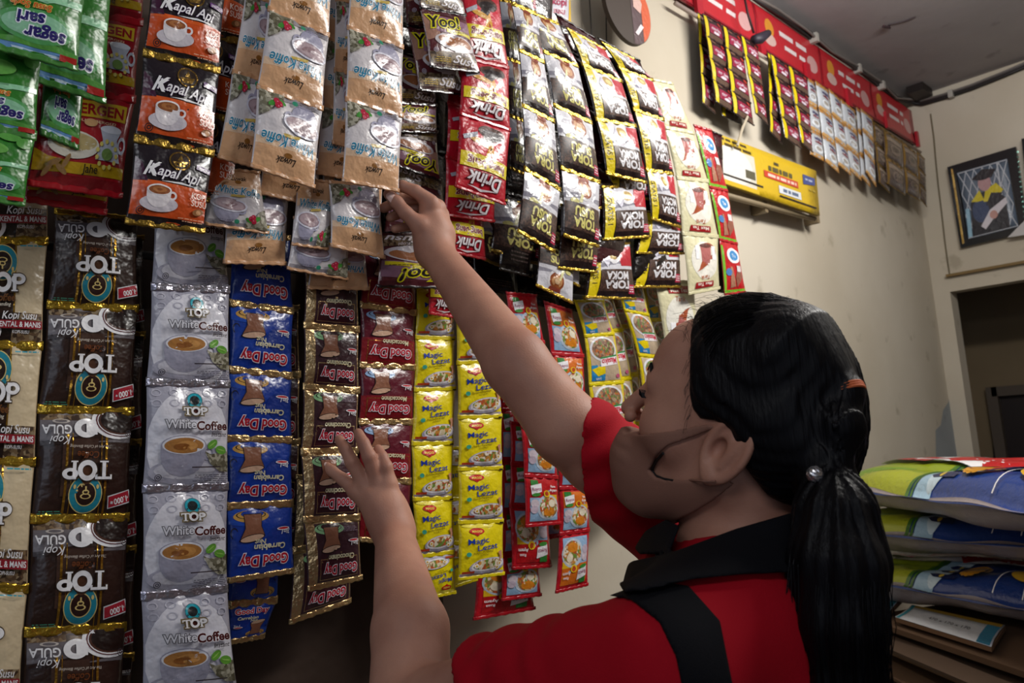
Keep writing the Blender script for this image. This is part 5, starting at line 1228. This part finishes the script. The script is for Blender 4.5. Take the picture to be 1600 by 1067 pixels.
# ------------------------------------------------------------------ round sign and cords
c = PY(979, 14, 1.075); rt = empty('round_sign', c, 'round brown sign with an orange printed right half high on the wall', 'sign'); r_ = .096
m = MB(); vs = []; 
for yy in (-.006, .006):
    vs += [(c.x + r_ * math.cos(t), c.y + yy, c.z + r_ * math.sin(t)) for t in np.linspace(0, 2 * math.pi, 49)[:-1]]
m.add(vs, [tuple(range(48)), tuple(reversed(range(48, 96)))] + [(i, i + 48, (i + 1) % 48 + 48, (i + 1) % 48) for i in range(48)]); m.build('disc', matte('35281f', .6), rt)
def arcpoly(x0, x1, r, n=14):
    a = [(x, -math.sqrt(max(0, r * r - x * x))) for x in np.linspace(x0, x1, n)]; return a + [(x, -y) for x, y in reversed(a)]
for nm, pl, col, dy in (('printed_half', arcpoly(.012, .094, .094), '4a3236', .0068), ('orange_edge', [(x, y) for x, y in arcpoly(.055, .094, .094)], 'c4501e', .0073), ('printed_text', [(.018, -.062), (.03, -.066), (.058, -.035), (.046, -.03)], 'd8cdd0', .0078), ('printed_picture', [(.02, .01), (.05, .0), (.06, .03), (.045, .05), (.022, .04)], 'c9a49a', .0078)):
    m = MB(); m.add([(c.x + a, c.y - dy, c.z + b_) for a, b_ in pl] + [(c.x + a, c.y - dy + .0004, c.z + b_) for a, b_ in pl], [tuple(range(len(pl))), tuple(reversed(range(len(pl), 2 * len(pl))))]); m.build(nm, ink(col, .4), rt)
for x0, y0, x1, y1, l in ((916, -60, 926, 84, 'thin black cord hanging left of the round sign'), (944, -60, 948, 92, 'thin black cord touching the left rim of the round sign')):
    m = MB(); m.tube([PY(x0, y0, 1.12), PY((x0 + x1) / 2 + 1, (y0 + y1) / 2, 1.12), PY(x1, y1, 1.12)], .0016, 6); tag(m.build('cord', matte('1c1818', .6)), l, 'cord')
m = MB(); m.tube([PY(1160, -20, 1.08), PY(1168, 20, 1.075), PY(1178, 52, 1.075)], .004, 6); pc = empty('power_cord', PY(1168, 20, 1.075), 'dark cord with a socket hanging across the red banner', 'cord'); m.build('cable', matte('2a1618', .6), pc, True)
m = MB(); m.tube([PY(1178, 62, 1.065), PY(1188, 60, 1.062), PY(1200, 52, 1.06)], [.014, .018, .012], 10); m.build('socket', matte('2a2430', .5), pc, True)
tp = MB(); tp.tube([PY(1168, 182, 1.07), PY(1160, 200, 1.06), PY(1152, 228, 1.055)], .004, 6); tag(tp.build('paper_strip', matte('b9ae98', .7)), 'pale twisted paper strip dangling above the yellow panel', 'string')

# ------------------------------------------------------------------ cables along the ceiling
cb = empty('cable_bundle', PY(1340, 110, 1.12), 'black cable bundle clipped along the ceiling edge and round the corner', 'cables')
pa = [(1175, -4), (1215, 24), (1262, 56), (1300, 83), (1342, 111), (1376, 136), (1402, 156)]; pb = [(1440, 163), (1475, 153), (1520, 138), (1570, 118), (1640, 88)]
for k, (dz, mt) in enumerate(((0, '1a1616'), (-.02, '2a2424'), (-.036, '6a6460'))):
    pts = [PY(x, y + (4 * math.sin(i * 1.9 + k) if k else 0), 1.125 - .008 * k) + Vector((0, 0, -dz * .5)) for i, (x, y) in enumerate(pa)] + [Vector((BACK_X - .02, 1.11 - .006 * k, PX(1440, 160, BACK_X).z - dz * .4))] + [PX(x, y, BACK_X - .02 - .006 * k) + Vector((0, 0, -dz * .5)) for x, y in pb]
    m = MB(); m.tube(pts, .0075 if k < 2 else .005, 8); m.build('cable', matte(mt, .5), cb, True)
for x, y in ((1272, 60), (1340, 108), (1377, 134)):
    m = MB(); m.box(PY(x, y, 1.115), .02, .03, .035); m.build('clip', matte('a8a49c', .5), cb)
m = MB(); q = PX(1486, 147, BACK_X - .03); m.box(q, .03, .02, .035); m.build('clip', matte('a8a49c', .5), cb)
bx = PZ(1437, 143, CEIL_Z - .02); m = MB(); m.box(bx, .13, .07, .035); tag(m.build('junction_box', matte('1c1412', .5)), 'small black box fixed to the ceiling near the corner', 'box')
hk = PZ(1388, 38, CEIL_Z); m = MB(); m.tube([hk + Vector((0, 0, .01)), hk + Vector((.01, .0, -.01)), hk + Vector((-.03, .01, -.014))], .006, 6); m.tube([hk + Vector((0, 0, -.002)), hk + Vector((.02, -.05, -.004)), hk + Vector((.025, -.09, -.003))], .0022, 6)
tag(m.build('ceiling_hook', matte('3a2c30', .6)), 'bent dark hook and wire stub in the ceiling', 'hook')

# ------------------------------------------------------------------ framed photographs on the beam
def bq(px, x=None): return PX(px[0], px[1], BACK_X - .03)
rt = empty('picture_frame', bq((1545, 330)), 'dark framed graduation photo of a person in black cap with yellow collar', 'picture')
o4 = [(1480, 261), (1587, 229), (1501, 387), (1607, 362)]; i4 = [(1494, 270), (1574, 247), (1512, 374), (1592, 354)]
m = MB(); O = [bq(q) for q in o4]; I = [bq(q) for q in i4]
order = [0, 1, 3, 2]
for k in range(4):
    a, b_ = order[k], order[(k + 1) % 4]; m.slab([O[a], I[a], I[b_], O[b_]], (-1, 0, 0), .02)
m.build('frame', matte('17191c', .25), rt)
m = MB(); m.slab([bq((1486, 264)) - Vector((.003, 0, 0)), bq((1489, 264)) - Vector((.003, 0, 0)), bq((1507, 380)) - Vector((.003, 0, 0)), bq((1504, 381)) - Vector((.003, 0, 0))], (-1, 0, 0), .004); m.build('gold_trim', foil('c9a860', .25), rt)
m = MB()
for k in range(16):
    t = k / 15; m.box(bq((1590 + 13 * t, 238 + 116 * t)) - Vector((.003, 0, 0)), .004, .008, .006)
m.build('glitter_trim', foil('7fb0a4', .2), rt)
D = Design(.80, ink('5e6a7a', .4), nx=6, ny=6)
lat = ink('b4b8c0', .4)
for k in range(-4, 9):
    D.poly([(k * .16, 0), (k * .16 + .02, 0), (k * .16 + .52, 1), (k * .16 + .50, 1)], lat); D.poly([(k * .16, 1), (k * .16 + .02, 1), (k * .16 + .52, 0), (k * .16 + .50, 0)], lat)
D.rect(.78, 0, .81, 1, lat); gown = ink('14141e', .4)
D.poly([(.10, 0), (.16, .50), (.34, .62), (.66, .62), (.86, .46), (.84, .0)], gown); D.ell(.34, .36, .17, .17, ink('2c3c5e', .4)); D.poly([(.18, .52), (.38, .66), (.44, .50), (.30, .50)], ink('c9b81c', .4)); D.poly([(.42, .48), (.50, .64), (.72, .70), (.84, .58), (.66, .44)], ink('c9b81c', .4)); D.poly([(.46, .42), (.60, .58), (.82, .54), (.62, .38)], gown)
D.ell(.50, .74, .13, .115, ink('b08a8c', .4)); D.ell(.50, .84, .16, .05, ink('15151c', .4)); D.poly([(.26, .84), (.50, .95), (.76, .90), (.66, .80), (.40, .80)], ink('15151c', .4)); D.poly([(.30, .14), (.52, .34), (.86, .46), (.88, .38), (.56, .20), (.38, .08)], ink('ccc6cc', .4)); D.ell(.58, .26, .08, .06, ink('b98a80', .4)); D.poly([(.02, .02), (.10, .02), (.12, .44), (.04, .44)], ink('8ab0c4', .4))
D.rect(0, .975, 1, 1, lat); D.rect(0, 0, 1, .02, lat); D.finish()
pouch('photo', D, I[0] + Vector((.006, 0, 0)), I[1] + Vector((.006, 0, 0)), I[2] + Vector((.006, 0, 0)), I[3] + Vector((.006, 0, 0)), False, rt, random.Random(1), T=.0004)
rt = empty('picture_frame', bq((1612, 260)), 'second dark picture frame cut off by the right edge', 'picture'); m = MB(); m.slab([bq((1596, 217)), bq((1640, 206)), bq((1660, 300)), bq((1606, 312))][::-1], (-1, 0, 0), .02); m.build('frame', matte('17191c', .25), rt)
m = MB(); m.slab([bq((1576, 372)) - Vector((.02, 0, 0)), bq((1604, 344)) - Vector((.02, 0, 0)), bq((1640, 350)) - Vector((.02, 0, 0)), bq((1640, 362)) - Vector((.02, 0, 0))], (-1, 0, 0), .003); tag(m.build('paper_sheet', matte('b9b6b4', .5)), 'white paper corner leaning before the graduation photo', 'paper')
# bare plaster where the paint has come off low on the corner
m = MB(); m.add([PY(x, y, WALL_Y - .0015) for x, y in ((1463, 742), (1462, 672), (1470, 664), (1474, 640), (1482, 628), (1486, 604), (1492, 596), (1494, 700), (1500, 742))], [tuple(range(9))]); tag(m.build('trim_3', wallmat('bare_plaster', '8a8e90', '9aa0a2', '6a6a64')), kind='structure')
m = MB(); m.tube([PX(x, y, BACK_X - .001) for x, y in ((1454, 178), (1459, 215), (1462, 250), (1466, 290), (1471, 330), (1476, 375), (1481, 412), (1484, 430))], .0035, 5); tag(m.build('trim_4', matte('6e6450', .8)), kind='structure')

# ------------------------------------------------------------------ rice sacks and cartons
AXD = Vector((-.597, -.802, 0)); FAR = Vector((.802, -.597, 0))
def u_at(px, py, z, p0, L): q = PZ(px, py, z); return (q - p0).dot(AXD) / L
zs = [1.233, 1.112, .972]; ys = [770, 835, 913]; yr = [800, 853, 951]; p0 = PZ(1358, 771, zs[0]) - AXD * .24; L = 1.0
print('sack u', [round(u_at(x, y, zs[0], p0, L), 2) for x, y in ((1358, 771), (1400, 776), (1445, 781), (1475, 785), (1510, 789), (1560, 795), (1600, 800))])
GRN = ink('8a9c1e', .3); DGR = ink('3c6a1c', .3)
def sack_design():
    D = Design(2.4, ink('1c3a7e', .28), back=ink('8e8486', .4), nx=48, ny=36); D.rect(0, 0, 1, .035, ink('8e8486', .4))
    D.rect(0, .035, .40, 1, GRN); D.rect(.0, .035, .40, .2, ink('a4ac24', .3)); D.poly([(.02, .05), (.26, .18), (.30, .30), (.02, .16)], ink('6f941e', .3)); D.rect(.395, 0, .41, 1, DGR); D.rect(.415, 0, .425, 1, DGR); D.rect(.40, 0, .40, 1, GRN); D.rect(.43, 0, .50, 1, ink('9fc0d6', .3)); D.ell(.49, .2, .03, .16, ink('c4d8e4', .3)); D.ell(.50, .5, .03, .2, ink('c4d8e4', .3))
    nv = ink('16224e', .3)
    for y in (.14, .25, .36): D.poly([(.46, y), (.48, y + .03), (.56, y + .02), (.56, y - .03), (.48, y - .03)], nv); D.ell(.505, y, .008, .025, ink('d8b83a', .3))
    for k in range(16):
        t = k * math.pi / 8; D.ell(.60 + .040 * math.cos(t), .25 + .105 * math.sin(t), .009, .022, ink('d89a26', .3), n=8)
    D.ell(.60, .25, .040, .11, ink('d89a26', .3)); D.ell(.60, .25, .032, .085, ink('a8641a', .3), rin=.85); D.poly([(.565, .20), (.635, .26), (.635, .31), (.565, .25)], ink('3a2410', .3))
    D.ell(.76, .05, .05, .28, WHT, rin=.92, a0=0, a1=180); D.ell(.80, .22, .06, .08, ink('d0a42a', .3)); D.ell(.80, .30, .03, .05, ink('d0a42a', .3)); D.poly([(.72, .42), (.9, .36), (1, .5), (.8, .5)], ink('b9d2e6', .3))
    D.poly([(.08, .36), (.30, .44), (.55, .42), (.72, .46), (.74, .72), (.08, .72)], WHT); D.poly([(.30, .48), (.46, .50), (.50, .40), (.58, .50), (.70, .50), (.70, .70), (.30, .70)], ink('b01c20', .3)); D.text('RICE', .20, .52, .14, ink('b01c20', .3), .06, 0, 6) if False else D.lines(.12, .50, .30, 2, .1, ink('b8262a', .3), .035, 5)
    return D.finish()
SD = sack_design()
for i, (z, l) in enumerate(zip(zs, ('topmost rice sack, its printed top showing red and blue', 'middle rice sack of the three, squeezed under the topmost', 'lowest rice sack lying on the cartons'))):
    A_ = PZ(1360, ys[i], z); B_ = PZ(1600, yr[i], z); AXi = (B_ - A_).normalized(); FARi = Vector((-AXi.y, AXi.x, 0)); Li = (B_ - A_).length / .563; q0 = A_ - AXi * .26 * Li; q1 = q0 + AXi * Li; w = .42; rt = empty('rice_sack', (q0 + q1) / 2 + FARi * w / 2 - Vector((0, 0, .05)), l, 'sack', 'rice sacks by the corner')
    o = pouch('bag', SD, q0 + FARi * w, q1 + FARi * w, q0, q1, False, rt, random.Random(i + 3), T=.046 if i else .066, pw=7.0)
    n_ = len(o.data.vertices); co = np.zeros(n_ * 3); o.data.vertices.foreach_get('co', co); co = co.reshape(-1, 3)
    back = np.zeros(n_, bool); back[:] = SD.co[:, 2] < 0; co[back, 2] = .5 * 0 + co[back, 2] * (2.9 if i else 2.2); co[:, 2] += .004 * np.sin(co[:, 0] * 40 + i) * (1 if i else .6); o.data.vertices.foreach_set('co', co.ravel()); o.data.update()
# a grey folded sack below and the flattened cartons
q0 = PZ(1340, 918, .916); q9 = PZ(1600, 962, .916); AXg = (q9 - q0).normalized(); FARg = Vector((-AXg.y, AXg.x, 0)); m = MB()
nx_ = 20
gz = empty('folded_sack', q0 + AXg * .4, 'grey folded empty sack between the lowest rice sack and the cartons', 'sack')
vs = []; fs = []
for j in (0, 1):
    for k in (0, 1):
        for i in range(nx_ + 1): vs.append(q0 + AXg * (i / nx_ * .8 - .02) + FARg * (.38 * k + .01) + Vector((0, 0, (.010 + .003 * math.sin(i * .9)) * j)))
W_ = nx_ + 1
for i in range(nx_): fs += [(i, i + 1, W_ * 2 + i + 1, W_ * 2 + i), (W_ * 2 + i, W_ * 2 + i + 1, W_ * 3 + i + 1, W_ * 3 + i), (W_ + i, W_ * 3 + i, W_ * 3 + i + 1, W_ + i + 1), (i, W_ + i, W_ + i + 1, i + 1)]
m.add(vs, fs); m.build('cloth', matte('77757a', .7), gz, True)
def carton(c, ang, lx, ly, t, label, mats, flap=0.0):
    rt = empty('flattened_carton', c, label, 'carton', 'flattened cartons under the sacks'); X = Vector((math.cos(ang), math.sin(ang), 0)); Y = Vector((-math.sin(ang), math.cos(ang), 0)); Z = Vector((0, 0, 1))
    m = MB(); m.box(Vector(c), lx, ly, t, (X, Y, Z)); m.build('board', mats, rt)
    if flap:
        m = MB(); Zt = (Z - X * flap).normalized(); m.box(Vector(c) - X * (lx / 2 + .02), .05, ly * .92, t * .7, ((X + Z * flap).normalized(), Y, Zt)); m.build('flap', mats, rt)
    return rt
zt = .912
lab = [PZ(1425, 946, zt), PZ(1571, 978, zt), PZ(1398, 965, zt), PZ(1549, 1012, zt)]
e = (lab[3] - lab[2]); ang = math.atan2(e.y, e.x) + math.pi / 2; cc = (lab[0] + lab[1] + lab[2] + lab[3]) / 4; up_ = (lab[0] - lab[2] + lab[1] - lab[3]) / 2
wd = up_.length; le = e.length; print('label', le, wd)
rt = empty('flattened_carton', cc, 'topmost carton with a white label edged in teal and gold', 'carton', 'flattened cartons under the sacks')
m = MB(); m.slab([lab[2], lab[3], lab[1], lab[0]], (0, 0, 1), .010); m.build('board', matte('6e5038', .8), rt)
D = Design(le / wd, ink('c9ccd2', .5), nx=6, ny=3); D.rect(0, .84, 1, 1, ink('a8862a', .5)); D.rect(0, 0, .05, 1, ink('2a8a9a', .5)); D.rect(.86, 0, 1, .84, ink('2a7a9a', .5)); D.text('470 x 170 x 170', .52, .46, .13, ink('3a3c44', .5), 0, 0, 0, .45); D.finish()
pouch('label', D, *[p + Vector((0, 0, .0025)) for p in (lab[0], lab[1], lab[2], lab[3])], False, rt, random.Random(5), T=.0005)
lab2 = [PZ(1345, 912, zt - .0), PZ(1420, 925, zt), PZ(1318, 935, zt), PZ(1388, 958, zt)]
rt = empty('flattened_carton', lab2[2], 'carton with white label and gold stripe left of the topmost, beside the ponytail', 'carton', 'flattened cartons under the sacks')
m = MB(); m.slab([lab2[2], lab2[3], lab2[1], lab2[0]], (0, 0, 1), .010); m.build('board', matte('6e5038', .8), rt)
D = Design(2.6, ink('c2c8d2', .5), nx=6, ny=3); D.rect(0, .45, 1, .60, ink('a8862a', .5)); D.rect(.88, 0, 1, 1, ink('2a7a8a', .5)); D.finish(); pouch('label', D, *[p + Vector((0, 0, .0025)) for p in lab2], False, rt, random.Random(6), T=.0005)
lab3 = [PZ(1440, 936, zt), PZ(1640, 975, zt), PZ(1428, 944, zt), PZ(1660, 996, zt)]
base_c = (lab[2] + lab[3]) / 2 + FAR * .16
rr = random.Random(11); labels = ['second carton from the top, brown edge under the white label', 'third carton down with a turned up flap', 'fourth carton down, shifted to the right', 'fifth carton down, shifted to the left', 'sixth carton down in the shade', 'lowest visible carton of the pile']
for k in range(6):
    c_ = base_c + AXD * rr.uniform(-.05, .07) + FAR * rr.uniform(-.02, .02) + Vector((0, 0, -.028 - .034 * k))
    carton(c_, math.atan2(AXD.y, AXD.x) + math.pi / 2 + rr.uniform(-.10, .10), .36, .60, .014, labels[k], [matte(['5c4430', '4c3a2c', '66503a'][k % 3], .85)], .35 if k in (1, 3) else 0)
tb = empty('low_table', base_c + Vector((0, 0, -.87)), 'dark wooden table carrying the cartons and rice sacks', 'table')
tz = zt - .24; tcn = base_c + FAR * .08 + AXD * .08; ax_ = (FAR, -AXD, Vector((0, 0, 1)))
m = MB(); m.box((tcn.x, tcn.y, tz), .60, .80, .03, ax_); m.build('tabletop', matte('2e2018', .6), tb)
for sx in (-.27, .27):
    for sy in (-.35, .35):
        m = MB(); q = tcn + FAR * sx - AXD * sy; m.box((q.x, q.y, (tz - .015) / 2), .05, .05, tz - .015, ax_); m.build('leg', matte('2e2018', .6), tb)
